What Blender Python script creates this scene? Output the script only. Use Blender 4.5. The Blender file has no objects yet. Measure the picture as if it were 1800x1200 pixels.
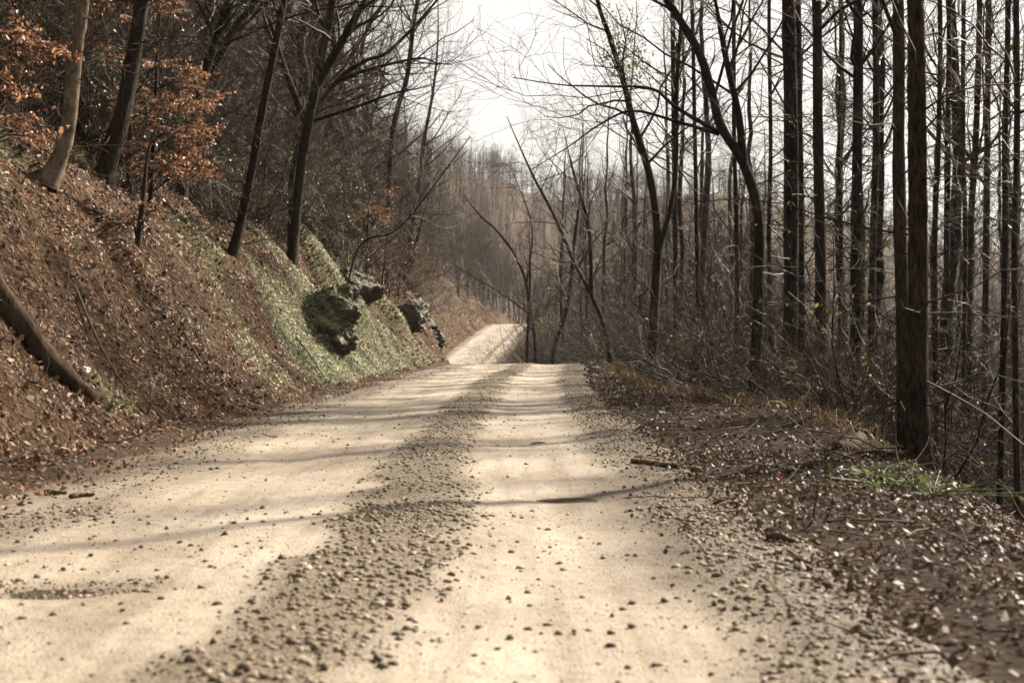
import bpy, math
import numpy as np
from mathutils import Vector

S = bpy.context.scene
RNG = np.random.default_rng(7)
R = math.radians

# ------------------------------------------------------------------ camera
CAM_H, F_PX, HOR = 1.05, 2500.0, 590.0
cd = bpy.data.cameras.new('camera'); cam = bpy.data.objects.new('camera', cd)
S.collection.objects.link(cam); S.camera = cam
cam.location = (0, 0, CAM_H); cam.rotation_euler = (R(90), 0, 0)
cd.sensor_width = 36; cd.lens = 50; cd.shift_y = -10 / 1800
cd.clip_end = 4000; cd.clip_start = 0.05
cd.dof.use_dof = True; cd.dof.focus_distance = 20; cd.dof.aperture_fstop = 3.2

# ------------------------------------------------------------------ sky, sun, exposure
SUN_AZ, SUN_EL = 48.0, 35.0          # degrees to the right of straight ahead, above the horizon
w = bpy.data.worlds.new('World'); S.world = w; w.use_nodes = True
nt = w.node_tree; bg = nt.nodes['Background']
sky = nt.nodes.new('ShaderNodeTexSky'); sky.sky_type = 'NISHITA'; sky.sun_disc = False
sky.sun_elevation = R(SUN_EL); sky.sun_rotation = R(SUN_AZ); sky.dust_density = 4.0; sky.air_density = 1.0
hs = nt.nodes.new('ShaderNodeHueSaturation'); hs.inputs['Saturation'].default_value = 0.25
nt.links.new(sky.outputs[0], hs.inputs['Color'])
mx = nt.nodes.new('ShaderNodeMix'); mx.data_type = 'RGBA'; mx.inputs[0].default_value = 0.7
nt.links.new(hs.outputs[0], mx.inputs[6]); mx.inputs[7].default_value = (4.65, 4.46, 4.23, 1)   # thin even white haze
nt.links.new(mx.outputs[2], bg.inputs[0]); bg.inputs[1].default_value = 0.05
sd = bpy.data.lights.new('sun', 'SUN'); sun = bpy.data.objects.new('sun', sd); S.collection.objects.link(sun)
sd.energy = 5.0; sd.angle = R(1.8); sd.color = (1.0, 0.90, 0.74)
dirv = Vector((math.sin(R(SUN_AZ)) * math.cos(R(SUN_EL)), math.cos(R(SUN_AZ)) * math.cos(R(SUN_EL)), math.sin(R(SUN_EL))))
sun.rotation_euler = dirv.to_track_quat('Z', 'Y').to_euler(); sun.location = dirv * 100
S.view_settings.view_transform = 'Standard'; S.view_settings.look = 'None'
S.view_settings.exposure = 1.9; S.view_settings.gamma = 1.0; S.view_settings.use_curve_mapping = False
S.render.engine = 'CYCLES'
S.cycles.max_bounces = 3; S.cycles.diffuse_bounces = 1; S.cycles.glossy_bounces = 1; S.cycles.volume_bounces = 0
S.cycles.transmission_bounces = 2; S.cycles.caustics_reflective = False; S.cycles.caustics_refractive = False

# ------------------------------------------------------------------ helpers
def px(x, y, d):
    return np.array([(x - 900) / F_PX * d, d, CAM_H + (HOR - y) / F_PX * d])

def build(name, V, faces, mats, parent=None, smooth=True, attrs=None, link=True):
    """V (n,3); faces: list of (m,k) index arrays; attrs: {name: per-vertex float array}"""
    me = bpy.data.meshes.new(name)
    V = np.ascontiguousarray(V, dtype=np.float32)
    me.vertices.add(len(V)); me.vertices.foreach_set('co', V.ravel())
    idx = np.concatenate([f.ravel() for f in faces]).astype(np.int32)
    tot = np.concatenate([np.full(len(f), f.shape[1], np.int32) for f in faces])
    start = np.concatenate([[0], np.cumsum(tot)[:-1]]).astype(np.int32)
    me.loops.add(len(idx)); me.loops.foreach_set('vertex_index', idx)
    me.polygons.add(len(tot)); me.polygons.foreach_set('loop_start', start)
    try: me.polygons.foreach_set('loop_total', tot)
    except Exception: pass
    if smooth: me.polygons.foreach_set('use_smooth', np.ones(len(tot), bool))
    for k, a in (attrs or {}).items():
        at = me.attributes.new(k, 'FLOAT', 'POINT'); at.data.foreach_set('value', np.asarray(a, np.float32))
    me.update(calc_edges=True)
    for m in (mats if isinstance(mats, (list, tuple)) else [mats]): me.materials.append(m)
    ob = bpy.data.objects.new(name, me)
    if link: S.collection.objects.link(ob)
    if parent is not None: ob.parent = parent
    return ob

def tag(o, label=None, cat=None, group=None, kind=None):
    if label: o['label'] = label
    if cat: o['category'] = cat
    if group: o['group'] = group
    if kind: o['kind'] = kind
    return o

def empty(name, loc, label=None, cat=None, group=None, rot=(0, 0, 0), scale=1.0):
    o = bpy.data.objects.new(name, None); S.collection.objects.link(o)
    o.empty_display_size = .2
    o.location = loc; o.rotation_euler = rot; o.scale = (scale,) * 3
    return tag(o, label, cat, group)

def _h(ix, iy, seed):
    n = (ix.astype(np.int64) * 374761393 + iy.astype(np.int64) * 668265263 + seed * 1442695041) & 0xffffffff
    n = ((n ^ (n >> 13)) * 1274126177) & 0xffffffff
    n = (n ^ (n >> 16)) & 0xffffff
    return n / float(0xffffff) * 2 - 1

def noise(x, y, scale=1.0, seed=0, octv=1):
    x = np.asarray(x, float) / scale; y = np.asarray(y, float) / scale
    out = 0; amp = 1
    for o in range(octv):
        ix = np.floor(x); iy = np.floor(y); fx = x - ix; fy = y - iy
        fx = fx * fx * (3 - 2 * fx); fy = fy * fy * (3 - 2 * fy)
        a = _h(ix, iy, seed + o); b = _h(ix + 1, iy, seed + o); c = _h(ix, iy + 1, seed + o); d = _h(ix + 1, iy + 1, seed + o)
        out = out + amp * ((a * (1 - fx) + b * fx) * (1 - fy) + (c * (1 - fx) + d * fx) * fy)
        x = x * 2.03; y = y * 2.03; amp *= .5
    return out

def sstep(a, b, v):
    t = np.clip((np.asarray(v, float) - a) / (b - a), 0, 1); return t * t * (3 - 2 * t)

# ------------------------------------------------------------------ terrain functions
_Y = np.arange(-200, 1700, 0.5)
def smooth_curve(ys, vs, sig):
    v = np.interp(_Y, ys, vs); k = np.arange(-int(sig * 6), int(sig * 6) + 1) * .5
    g = np.exp(-(k / sig) ** 2 / 2); g /= g.sum()
    p = np.pad(v, len(k) // 2, mode='edge'); return np.convolve(p, g, 'valid')
_ZC = smooth_curve([-200, 48, 58, 70, 90, 115, 135, 156, 190, 219, 233, 262, 300, 420], [0, 0, -.02, -.95, -2.4, -3.1, -2.85, -1.85, .65, 2.65, 3.0, 2.5, 2.0, 1.5], 2.6)
_CX = smooth_curve([-200, 20, 35, 45, 56, 66, 80, 110, 135, 156, 190, 219, 240, 300, 420], [-1.1, -1.08, -.8, -.25, .3, -.1, -2.0, -4.2, -5.1, -4.8, -2.4, -.35, .8, 4, 9], 5)
zc = lambda y: np.interp(y, _Y, _ZC)
cx = lambda y: np.interp(y, _Y, _CX)

WF = lambda y: np.interp(y, [92, 135], [0, 1.15])             # the far stretch is broader
def across(x, y):
    u = x - cx(y); return u - np.sign(u) * np.minimum(np.abs(u), WF(y))
def H(x, y):
    """height of the ground sheet"""
    x = np.asarray(x, float); y = np.asarray(y, float)
    u = across(x, y); z0 = zc(y)
    # left cut bank and hillside
    s = np.maximum(-u - 2.55, 0) + 0
    s2 = s + noise(x, y, 5, 3) * .35 * sstep(.4, 2, s)
    left = np.interp(s2, [0, .35, 1.0, 2.2, 3.2, 4.6, 30, 110, 220, 700], [0, .10, .78, 2.35, 3.45, 4.55, 23, 82, 125, 135])
    left += sstep(.3, 1.5, s) * (noise(x, y, 1.6, 11, 3) * .24 + noise(x, y, .5, 15, 2) * .09) + sstep(5, 20, s) * noise(x, y, 9, 21, 2) * .9
    for y0, A, s0, s1 in ((41.5, .9, 1.2, 4.2), (48, .8, 1.0, 4.0), (56, .8, .6, 3.4), (27, .45, 1.5, 4), (20.5, .4, 1.8, 4.2)):
        yy = y - y0 + .25 * s + noise(x, y, 1.2, 23, 2) * .5
        left += A * sstep(-.1, .55, yy) * (1 - sstep(.8, 5.5, yy)) * sstep(s0 - .5, s0 + .3, s) * (1 - sstep(s1 - 1, s1 + .6, s))
    # right shoulder, slope and flood plain
    sw = np.interp(y, [-20, 0, 7, 12, 19, 29, 40, 55, 80], [.8, .8, 1.0, 1.95, 2.6, 1.6, 1.2, 1.5, 1.2])
    s = np.maximum(u - 2.5, 0)
    t = np.where(s < sw, s / sw, 1 + (s - sw))
    r = np.interp(t, [0, .3, 1, 1.5, 3.5, 7, 14], [0, -.01, -.05, -.28, -1.7, -3.3, -4.0])
    right = r * (z0 + 4) / 4 + sstep(.3, 1.2, s) * (noise(x, y, 1.3, 31, 3) * .09) + sstep(4, 9, s) * noise(x, y, 5, 37, 2) * .3
    z = z0 + np.where(u < 0, left, right)
    # river bed and far bank, only on the right
    xr = x - np.interp(y, [-200, 150, 350, 700], [26, 26, 60, 140]) + noise(x * 0, y, 25, 41) * 3
    z = np.where(u > 8, z - sstep(0, 5, xr) * 2.4, z)
    rise = np.interp(xr, [70, 84, 110, 260, 800], [0, 2.5, 4, 22, 40]) * (u > 8)
    z = z + rise
    # far ridge that closes the valley
    hill = np.interp(x, [-700, -150, -30, 0, 100, 200, 330, 800], [0, 10, 54, 70, 76, 54, 30, 26])
    z = z + hill * np.exp(-((y - 720) / 190.) ** 2) * sstep(330, 520, y)
    # bed under the road sheet
    edge = 2.38 + noise(x, y, 1.1, 51, 2) * .16
    z = z - .07 * (1 - sstep(edge - .15, edge + .4, np.abs(u)))
    return z

GRAVEL_BANDS = [(.40, .36, .95), (2.25, .36, .9), (-1.78, .30, .4)]     # u centre, half width, strength
def gravel(x, y):
    u = across(x, y); g = np.zeros_like(u)
    wob = noise(x * 0, y, 4.5, 61, 2) * .06
    for c, hw, a in GRAVEL_BANDS:
        e = np.abs(u - c - wob) + noise(x, y, .5, 63, 2) * .12
        g = np.maximum(g, a * (1 - sstep(hw * .4, hw * 1.4, e)))
    return g

POT = [(-1.95, 6.15, .42, .22), (-1.0, 15.2, .5, .5), (.35, 9.7, .35, .25)]
def pothole(x, y):
    p = np.zeros_like(np.asarray(x, float))
    for a, b, ra, rb in POT:
        p = np.maximum(p, np.exp(-(((x - a) / ra) ** 2 + ((y - b) / rb) ** 2) * 1.2))
    return p

def RD(x, y):
    """height of the road surface"""
    u = across(x, y)
    z = zc(y) - .012 * np.abs(u) - .028 * (np.exp(-((u + .85) / .42) ** 2) + np.exp(-((u - 1.25) / .5) ** 2))
    z = z + .028 * gravel(x, y) + noise(x, y, .9, 71, 3) * .010 + noise(x, y, .16, 75, 2) * .004 + noise(x, y, 6, 77) * .02
    z = z - .03 * pothole(x, y)
    return z

def G(x, y):
    return np.maximum(H(x, y), np.where(np.abs(across(x, y)) < 3.0, RD(x, y), -99))

# ------------------------------------------------------------------ materials
def mat(name):
    m = bpy.data.materials.new(name); m.use_nodes = True
    n = m.node_tree.nodes; return m, n, m.node_tree.links, n['Principled BSDF']
def node(n, t, **k):
    o = n.new('ShaderNode' + t)
    for a, b in k.items(): setattr(o, a, b)
    return o
def ramp(n, stops):
    r = node(n, 'ValToRGB'); e = r.color_ramp.elements
    while len(e) < len(stops): e.new(.5)
    for i, (p, c) in enumerate(stops): e[i].position = p; e[i].color = (*c, 1)
    return r
def noise_tex(n, l, vec, scale, detail=4, rough=.55):
    t = node(n, 'TexNoise'); t.inputs['Scale'].default_value = scale; t.inputs['Detail'].default_value = detail
    t.inputs['Roughness'].default_value = rough
    if vec is not None: l.new(vec, t.inputs['Vector'])
    return t
def mixc(n, l, fac, a, b, mode='MIX'):
    m = node(n, 'Mix', data_type='RGBA', blend_type=mode)
    for s, v in ((0, fac), (6, a), (7, b)):
        if isinstance(v, bpy.types.NodeSocket): l.new(v, m.inputs[s])
        else: m.inputs[s].default_value = v if s == 0 else (*v, 1)
    return m.outputs[2]
def bump(n, l, h, strength, dist, bs):
    b = node(n, 'Bump'); b.inputs['Strength'].default_value = strength; b.inputs['Distance'].default_value = dist
    l.new(h, b.inputs['Height']); l.new(b.outputs[0], bs.inputs['Normal'])

def bark(name, dark, light, rough=.88, spec=.1, zs=.22, scale=22, bstr=.7, dist=.02):
    m, n, l, bs = mat(name)
    tc = node(n, 'TexCoord'); mp = node(n, 'Mapping'); mp.inputs['Scale'].default_value = (1, 1, zs)
    l.new(tc.outputs['Object'], mp.inputs['Vector'])
    a = noise_tex(n, l, mp.outputs[0], scale, 9, .72); b = noise_tex(n, l, tc.outputs['Object'], 2.3, 4)
    oi = node(n, 'ObjectInfo')
    r = ramp(n, [(.38, dark), (.64, light)]); l.new(a.outputs[0], r.inputs[0])
    r2 = ramp(n, [(.3, (.6, .6, .6)), (.7, (1.2, 1.2, 1.15))]); l.new(b.outputs[0], r2.inputs[0])
    c = mixc(n, l, 1.0, r.outputs[0], r2.outputs[0], 'MULTIPLY')
    r3 = ramp(n, [(0, (.75, .72, .7)), (1, (1.25, 1.22, 1.18))]); l.new(oi.outputs['Random'], r3.inputs[0])
    c = mixc(n, l, 1.0, c, r3.outputs[0], 'MULTIPLY')
    l.new(c, bs.inputs['Base Color']); bs.inputs['Roughness'].default_value = rough
    bs.inputs['Specular IOR Level'].default_value = spec
    if bstr: bump(n, l, a.outputs[0], bstr, dist, bs)
    return m

M = {}
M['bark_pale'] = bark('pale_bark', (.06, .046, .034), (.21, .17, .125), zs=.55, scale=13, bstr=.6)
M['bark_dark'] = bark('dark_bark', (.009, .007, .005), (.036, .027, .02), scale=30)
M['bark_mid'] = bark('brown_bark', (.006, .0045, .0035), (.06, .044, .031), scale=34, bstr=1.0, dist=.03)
M['twig'] = bark('twig_bark', (.027, .0155, .0085), (.072, .042, .023), rough=.48, spec=.16, scale=5, bstr=0)
M['twig_dark'] = bark('dark_twig_bark', (.018, .011, .007), (.045, .028, .017), rough=.65, spec=.1, scale=5, bstr=0)
M['twig_far'] = bark('far_twig_bark', (.019, .0115, .0065), (.047, .029, .017), rough=.9, spec=.05, scale=2, bstr=0)
M['log'] = bark('rotten_wood', (.015, .011, .008), (.085, .056, .034), scale=14)
M['stick'] = bark('stick_wood', (.05, .036, .026), (.14, .10, .07), scale=30, bstr=.4)

def leafmat(name, stops, rough=.5, trans=.25, spec=.4):
    m, n, l, bs = mat(name)
    at = node(n, 'Attribute', attribute_name='tint'); r = ramp(n, stops); l.new(at.outputs['Fac'], r.inputs[0])
    l.new(r.outputs[0], bs.inputs['Base Color']); bs.inputs['Roughness'].default_value = rough
    bs.inputs['Specular IOR Level'].default_value = spec
    tr = node(n, 'BsdfTranslucent'); l.new(r.outputs[0], tr.inputs[0])
    ms = node(n, 'MixShader'); ms.inputs[0].default_value = trans
    l.new(bs.outputs[0], ms.inputs[1]); l.new(tr.outputs[0], ms.inputs[2])
    l.new(ms.outputs[0], n['Material Output'].inputs[0])
    return m
M['litter'] = leafmat('fallen_leaf', [(0, (.024, .014, .009)), (.25, (.068, .041, .027)), (.5, (.145, .086, .054)), (.75, (.25, .16, .102)), (.92, (.29, .11, .05)), (1, (.44, .35, .25))], .55, .15, .14)
M['beech'] = leafmat('beech_leaf', [(0, (.13, .06, .033)), (.5, (.25, .12, .066)), (1, (.38, .22, .13))], .45, .45)
M['green'] = leafmat('green_leaf', [(0, (.04, .055, .018)), (.5, (.09, .115, .036)), (1, (.19, .21, .07))], .5, .4)
M['evergreen'] = leafmat('evergreen_leaf', [(0, (.018, .024, .010)), (.6, (.045, .055, .022)), (1, (.10, .11, .05))], .4, .2)
M['moss'] = leafmat('pale_moss', [(0, (.07, .073, .038)), (.5, (.27, .278, .175)), (1, (.47, .475, .34))], .7, .3)
M['grass'] = leafmat('dry_grass', [(0, (.08, .047, .024)), (.7, (.18, .115, .06)), (.9, (.13, .105, .043)), (1, (.085, .105, .032))], .6, .35)
M['browndry'] = leafmat('withered_leaf', [(0, (.07, .04, .018)), (.6, (.17, .12, .04)), (1, (.34, .28, .09))], .5, .4)

def ground_mat():
    m, n, l, bs = mat('leaf_litter_ground')
    g = node(n, 'NewGeometry')
    a = noise_tex(n, l, g.outputs['Position'], 7, 8, .7); b = noise_tex(n, l, g.outputs['Position'], .6, 4)
    c = noise_tex(n, l, g.outputs['Position'], 28, 3)
    ds = node(n, 'VectorMath', operation='MULTIPLY_ADD'); l.new(a.outputs['Color'], ds.inputs[0]); ds.inputs[1].default_value = (.12, .12, .12); l.new(g.outputs['Position'], ds.inputs[2])
    v1 = node(n, 'TexVoronoi'); v1.inputs['Scale'].default_value = 15; l.new(ds.outputs[0], v1.inputs['Vector'])
    v2 = node(n, 'TexVoronoi'); v2.inputs['Scale'].default_value = 34; l.new(ds.outputs[0], v2.inputs['Vector'])
    lf = [(0, (.010, .006, .004)), (.35, (.035, .02, .012)), (.6, (.068, .043, .028)), (.8, (.125, .081, .053)), (1, (.25, .18, .125))]
    ra = ramp(n, lf); l.new(v1.outputs['Color'], ra.inputs[0]); rb = ramp(n, lf); l.new(v2.outputs['Color'], rb.inputs[0])
    col = mixc(n, l, .45, ra.outputs[0], rb.outputs[0])
    r2 = ramp(n, [(.3, (.55, .52, .5)), (.7, (1.25, 1.2, 1.12))]); l.new(b.outputs[0], r2.inputs[0])
    col = mixc(n, l, 1.0, col, r2.outputs[0], 'MULTIPLY')
    r5 = ramp(n, [(.35, (.3, .28, .26)), (.55, (1, 1, 1))]); l.new(a.outputs[0], r5.inputs[0]); col = mixc(n, l, .7, col, r5.outputs[0], 'MULTIPLY')
    at = node(n, 'Attribute', attribute_name='moss')
    rm = ramp(n, [(.3, (.035, .034, .018)), (.7, (.13, .13, .07))]); l.new(c.outputs[0], rm.inputs[0])
    col = mixc(n, l, at.outputs['Fac'], col, rm.outputs[0])
    so = node(n, 'Attribute', attribute_name='soil')
    rs = ramp(n, [(.3, (.03, .022, .015)), (.7, (.09, .066, .045))]); l.new(c.outputs[0], rs.inputs[0])
    col = mixc(n, l, so.outputs['Fac'], col, rs.outputs[0])
    dm = node(n, 'Attribute', attribute_name='damp_shade'); col = mixc(n, l, dm.outputs['Fac'], col, mixc(n, l, 1.0, col, (.36, .31, .26), 'MULTIPLY'))     # wet leaf mould of the verge, with the wood's shade painted in
    l.new(col, bs.inputs['Base Color']); bs.inputs['Roughness'].default_value = .95; bs.inputs['Specular IOR Level'].default_value = .08
    bump(n, l, v1.outputs['Distance'], .9, .05, bs)
    return m
M['ground'] = ground_mat()

def road_mat():
    m, n, l, bs = mat('gravel_road_dirt')
    g = node(n, 'NewGeometry'); P = g.outputs['Position']
    mp = node(n, 'Mapping'); mp.inputs['Scale'].default_value = (1, .35, 1); l.new(P, mp.inputs['Vector'])
    big = noise_tex(n, l, mp.outputs[0], 1.1, 5, .6); mid = noise_tex(n, l, P, 14, 6, .7)
    vo = node(n, 'TexVoronoi'); vo.inputs['Scale'].default_value = 75; l.new(P, vo.inputs['Vector'])
    dirt = ramp(n, [(.3, (.175, .137, .104)), (.5, (.305, .26, .207)), (.7, (.41, .365, .305))]); l.new(big.outputs[0], dirt.inputs[0])
    r2 = ramp(n, [(.25, (.55, .53, .5)), (.5, (1, 1, 1)), (.8, (1.15, 1.13, 1.1))]); l.new(mid.outputs[0], r2.inputs[0])
    col = mixc(n, l, 1.0, dirt.outputs[0], r2.outputs[0], 'MULTIPLY')
    mp2 = node(n, 'Mapping'); mp2.inputs['Scale'].default_value = (6, .28, 1); l.new(P, mp2.inputs['Vector'])
    st = noise_tex(n, l, mp2.outputs[0], 1.0, 5, .6); r4 = ramp(n, [(.32, (.66, .63, .6)), (.52, (1, 1, 1))]); l.new(st.outputs[0], r4.inputs[0])
    col = mixc(n, l, .8, col, r4.outputs[0], 'MULTIPLY')
    peb = ramp(n, [(0, (.04, .03, .02)), (.5, (.10, .077, .053)), (1, (.20, .16, .118))]); l.new(vo.outputs['Color'], peb.inputs[0])
    at = node(n, 'Attribute', attribute_name='gravel')
    mt = node(n, 'Math', operation='MULTIPLY'); l.new(at.outputs['Fac'], mt.inputs[0]); mt.inputs[1].default_value = .85; mt2 = node(n, 'Math', operation='ADD'); l.new(mt.outputs[0], mt2.inputs[0]); mt2.inputs[1].default_value = .27; mt = mt2
    col = mixc(n, l, mt.outputs[0], col, peb.outputs[0])
    ed = node(n, 'Attribute', attribute_name='edge')
    rs = ramp(n, [(.3, (.035, .025, .017)), (.7, (.105, .078, .053))]); l.new(mid.outputs[0], rs.inputs[0])
    col = mixc(n, l, ed.outputs['Fac'], col, rs.outputs[0])
    l.new(col, bs.inputs['Base Color']); bs.inputs['Roughness'].default_value = .7; bs.inputs['Specular IOR Level'].default_value = .2
    ad = node(n, 'Math', operation='MULTIPLY_ADD'); l.new(vo.outputs['Distance'], ad.inputs[0]); ad.inputs[1].default_value = -.5; l.new(mid.outputs[0], ad.inputs[2])
    bump(n, l, ad.outputs[0], .55, .018, bs)
    return m
M['road'] = road_mat()

def stone_mat():
    m, n, l, bs = mat('gravel_stone')
    at = node(n, 'Attribute', attribute_name='tint'); g = node(n, 'NewGeometry')
    r = ramp(n, [(0, (.05, .038, .026)), (.35, (.112, .087, .06)), (.7, (.205, .162, .116)), (1, (.34, .285, .215))]); l.new(at.outputs['Fac'], r.inputs[0])
    a = noise_tex(n, l, g.outputs['Position'], 60, 4)
    r2 = ramp(n, [(.3, (.75, .75, .75)), (.7, (1.15, 1.15, 1.15))]); l.new(a.outputs[0], r2.inputs[0])
    l.new(mixc(n, l, 1.0, r.outputs[0], r2.outputs[0], 'MULTIPLY'), bs.inputs['Base Color'])
    bs.inputs['Roughness'].default_value = .7; bs.inputs['Specular IOR Level'].default_value = .15
    bump(n, l, a.outputs[0], .3, .005, bs)
    return m
M['stone'] = stone_mat()

def rock_mat(name='mossy_rock', lo=.75, hi=1.15):
    m, n, l, bs = mat(name)
    g = node(n, 'NewGeometry'); sp = node(n, 'SeparateXYZ'); l.new(g.outputs['Normal'], sp.inputs[0])
    a = noise_tex(n, l, g.outputs['Position'], 5, 8, .7); b = noise_tex(n, l, g.outputs['Position'], 40, 4)
    ad = node(n, 'Math', operation='MULTIPLY_ADD'); l.new(a.outputs[0], ad.inputs[0]); ad.inputs[1].default_value = 1.1; l.new(sp.outputs['Z'], ad.inputs[2])
    f = ramp(n, [(0, (0, 0, 0)), (1, (1, 1, 1))]); mr = node(n, 'MapRange'); mr.inputs[1].default_value = lo; mr.inputs[2].default_value = hi; l.new(ad.outputs[0], mr.inputs[0]); l.new(mr.outputs[0], f.inputs[0])
    rk = ramp(n, [(.3, (.02, .016, .012)), (.7, (.085, .066, .05))]); l.new(a.outputs[0], rk.inputs[0])
    ms = ramp(n, [(.3, (.06, .07, .028)), (.7, (.19, .20, .10))]); l.new(b.outputs[0], ms.inputs[0])
    l.new(mixc(n, l, f.outputs[0], rk.outputs[0], ms.outputs[0]), bs.inputs['Base Color'])
    bs.inputs['Roughness'].default_value = .8
    bump(n, l, a.outputs[0], .9, .08, bs)
    return m
M['rock'] = rock_mat(); M['ledge'] = rock_mat('earthy_ledge_rock', 1.25, 1.6)

m, n, l, bs = mat('river_water'); M['water'] = m
bs.inputs['Base Color'].default_value = (.05, .05, .04, 1); bs.inputs['Roughness'].default_value = .12; bs.inputs['IOR'].default_value = 1.33
wv = noise_tex(n, l, node(n, 'NewGeometry').outputs['Position'], 1.2, 4); bump(n, l, wv.outputs[0], .3, .05, bs)

# ------------------------------------------------------------------ ground sheet, road, river
def grid_faces(nr, nc):
    i = np.arange(nr - 1)[:, None] * nc + np.arange(nc - 1)[None]
    return np.stack([i, i + 1, i + nc + 1, i + nc], -1).reshape(-1, 4)

def spread(fine, lim, d0, k):
    v = [0.0]
    while v[-1] < lim:
        v.append(v[-1] + (d0 if v[-1] < fine else d0 + (v[-1] - fine) * k))
    return np.array(v)
# columns follow the road centre line (u coordinate) so that the bank stays crisp
up = spread(7, 800, .125, .08)
us = np.concatenate([-up[:0:-1], up])
ys = [-150.0]
while ys[-1] < 1150:
    y = ys[-1]; ys.append(y + (2.5 if y < -6 else .145 if y < 12 else .145 + (y - 12) * .012))
ys = np.array(ys)
Yg, Ug = np.meshgrid(ys, us, indexing='ij'); Xg = Ug + cx(Yg) * np.exp(-(Ug / 150.) ** 2)
Zg = H(Xg, Yg)
def moss_amt(x, y):
    """pale moss on the bank, beside and beyond the boulder"""
    s = -(x - cx(y)) - 2.55
    m1 = sstep(.05, .3, s) * (1 - sstep(2.8, 4.8, s)) * sstep(23, 32, y) * (1 - sstep(47, 53, y))
    a = sstep(.25, .75, m1 * (.95 - .16 * s) + noise(x, y, 1.5, 81, 3) * .45) * (m1 > 0) * (1 - .8 * sstep(1.6, 3.0, s) * (noise(x, y, 2.5, 87) > -.1))
    b = .7 * sstep(.45, .8, noise(x, y, 1.4, 83, 2)) * sstep(.3, .6, s) * (1 - sstep(4, 6, s)) * (y < 60)
    return np.maximum(a, b)
uu = Xg - cx(Yg)
moss = moss_amt(Xg, Yg)
soil = (1 - sstep(2.5, 2.9, np.abs(uu))) * .8
terrain = build('ground', np.stack([Xg, Yg, Zg], -1).reshape(-1, 3), [grid_faces(len(ys), len(us))], M['ground'],
                attrs={'moss': moss.ravel(), 'soil': soil.ravel(), 'damp_shade': (1.0 * sstep(2.35, 2.9, uu) * (1 - sstep(60, 90, Yg)) * (1 - sstep(25, 35, uu))).ravel()})
tag(terrain, 'brown leaf-covered ground of the bank, hillside and river flat', 'ground', kind='structure')

ur = np.linspace(-3.05, 3.05, 90); yr = [-12.0]
while yr[-1] < 330: yr.append(yr[-1] + (.5 if yr[-1] < 2 else .045 + max(0, yr[-1] - 8) * .0065))
yr = np.array(yr); Yr, Ur = np.meshgrid(yr, ur, indexing='ij'); Xr = Ur * (1 + WF(Yr) / 2.5) + cx(Yr)
Zr = RD(Xr, Yr); gv = gravel(Xr, Yr); gv = np.maximum(gv, .8 * pothole(Xr, Yr))
ed = sstep(1.75, 2.55, np.abs(Ur) + noise(Xr, Yr, 1.3, 91, 3) * .4 + .2 * (Ur > 0))
Zr = Zr - .10 * sstep(2.55, 3.05, np.abs(Ur))
road = build('road', np.stack([Xr, Yr, Zr], -1).reshape(-1, 3), [grid_faces(len(yr), len(ur))], M['road'],
             attrs={'gravel': gv.ravel(), 'edge': ed.ravel()})
tag(road, 'pale gravel and dirt road running over a crest', 'road', kind='structure')

xs = np.linspace(18, 320, 40); yw = np.linspace(-150, 620, 60); Yw, Xw = np.meshgrid(yw, xs, indexing='ij')
river = build('river', np.stack([Xw, Yw, np.full_like(Xw, -4.75)], -1).reshape(-1, 3), [grid_faces(60, 40)], M['water'])
tag(river, 'bright river glinting between the trunks', 'river', kind='structure')

# ------------------------------------------------------------------ tubes and trees
def nrm(v): return v / np.maximum(np.linalg.norm(v, axis=-1, keepdims=True), 1e-9)
def tubes(P, r, sides, rough=0, rng=None, mult=None):
    B, N, _ = P.shape
    t = nrm(np.gradient(P, axis=1))
    mt = nrm(t.mean(1, keepdims=True))
    ref = np.where(np.abs(mt[..., 2:3]) > .8, np.array([1., 0, 0]), np.array([0, 0, 1.]))
    a = nrm(np.cross(t, ref)); b = np.cross(t, a)
    th = np.arange(sides) / sides * 2 * np.pi
    rr = r[..., None] * np.ones(sides)
    if rough: rr = rr * (1 + rough * rng.normal(size=rr.shape))
    if mult is not None: rr = rr * mult
    V = P[:, :, None] + rr[..., None] * (np.cos(th)[:, None] * a[:, :, None] + np.sin(th)[:, None] * b[:, :, None])
    base = (np.arange(B) * N * sides)[:, None, None]; i = np.arange(N - 1)[None, :, None] * sides
    j = np.arange(sides)[None, None]; k = (j + 1) % sides
    F = np.stack([base + i + j, base + i + k, base + i + sides + k, base + i + sides + j], -1).reshape(-1, 4)
    return V.reshape(-1, 3), F

def join(parts):
    V = []; F = {}; o = 0
    for v, f in parts:
        V.append(v); F.setdefault(f.shape[1], []).append(f + o); o += len(v)
    return np.concatenate(V), [np.concatenate(a) for a in F.values()]

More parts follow.
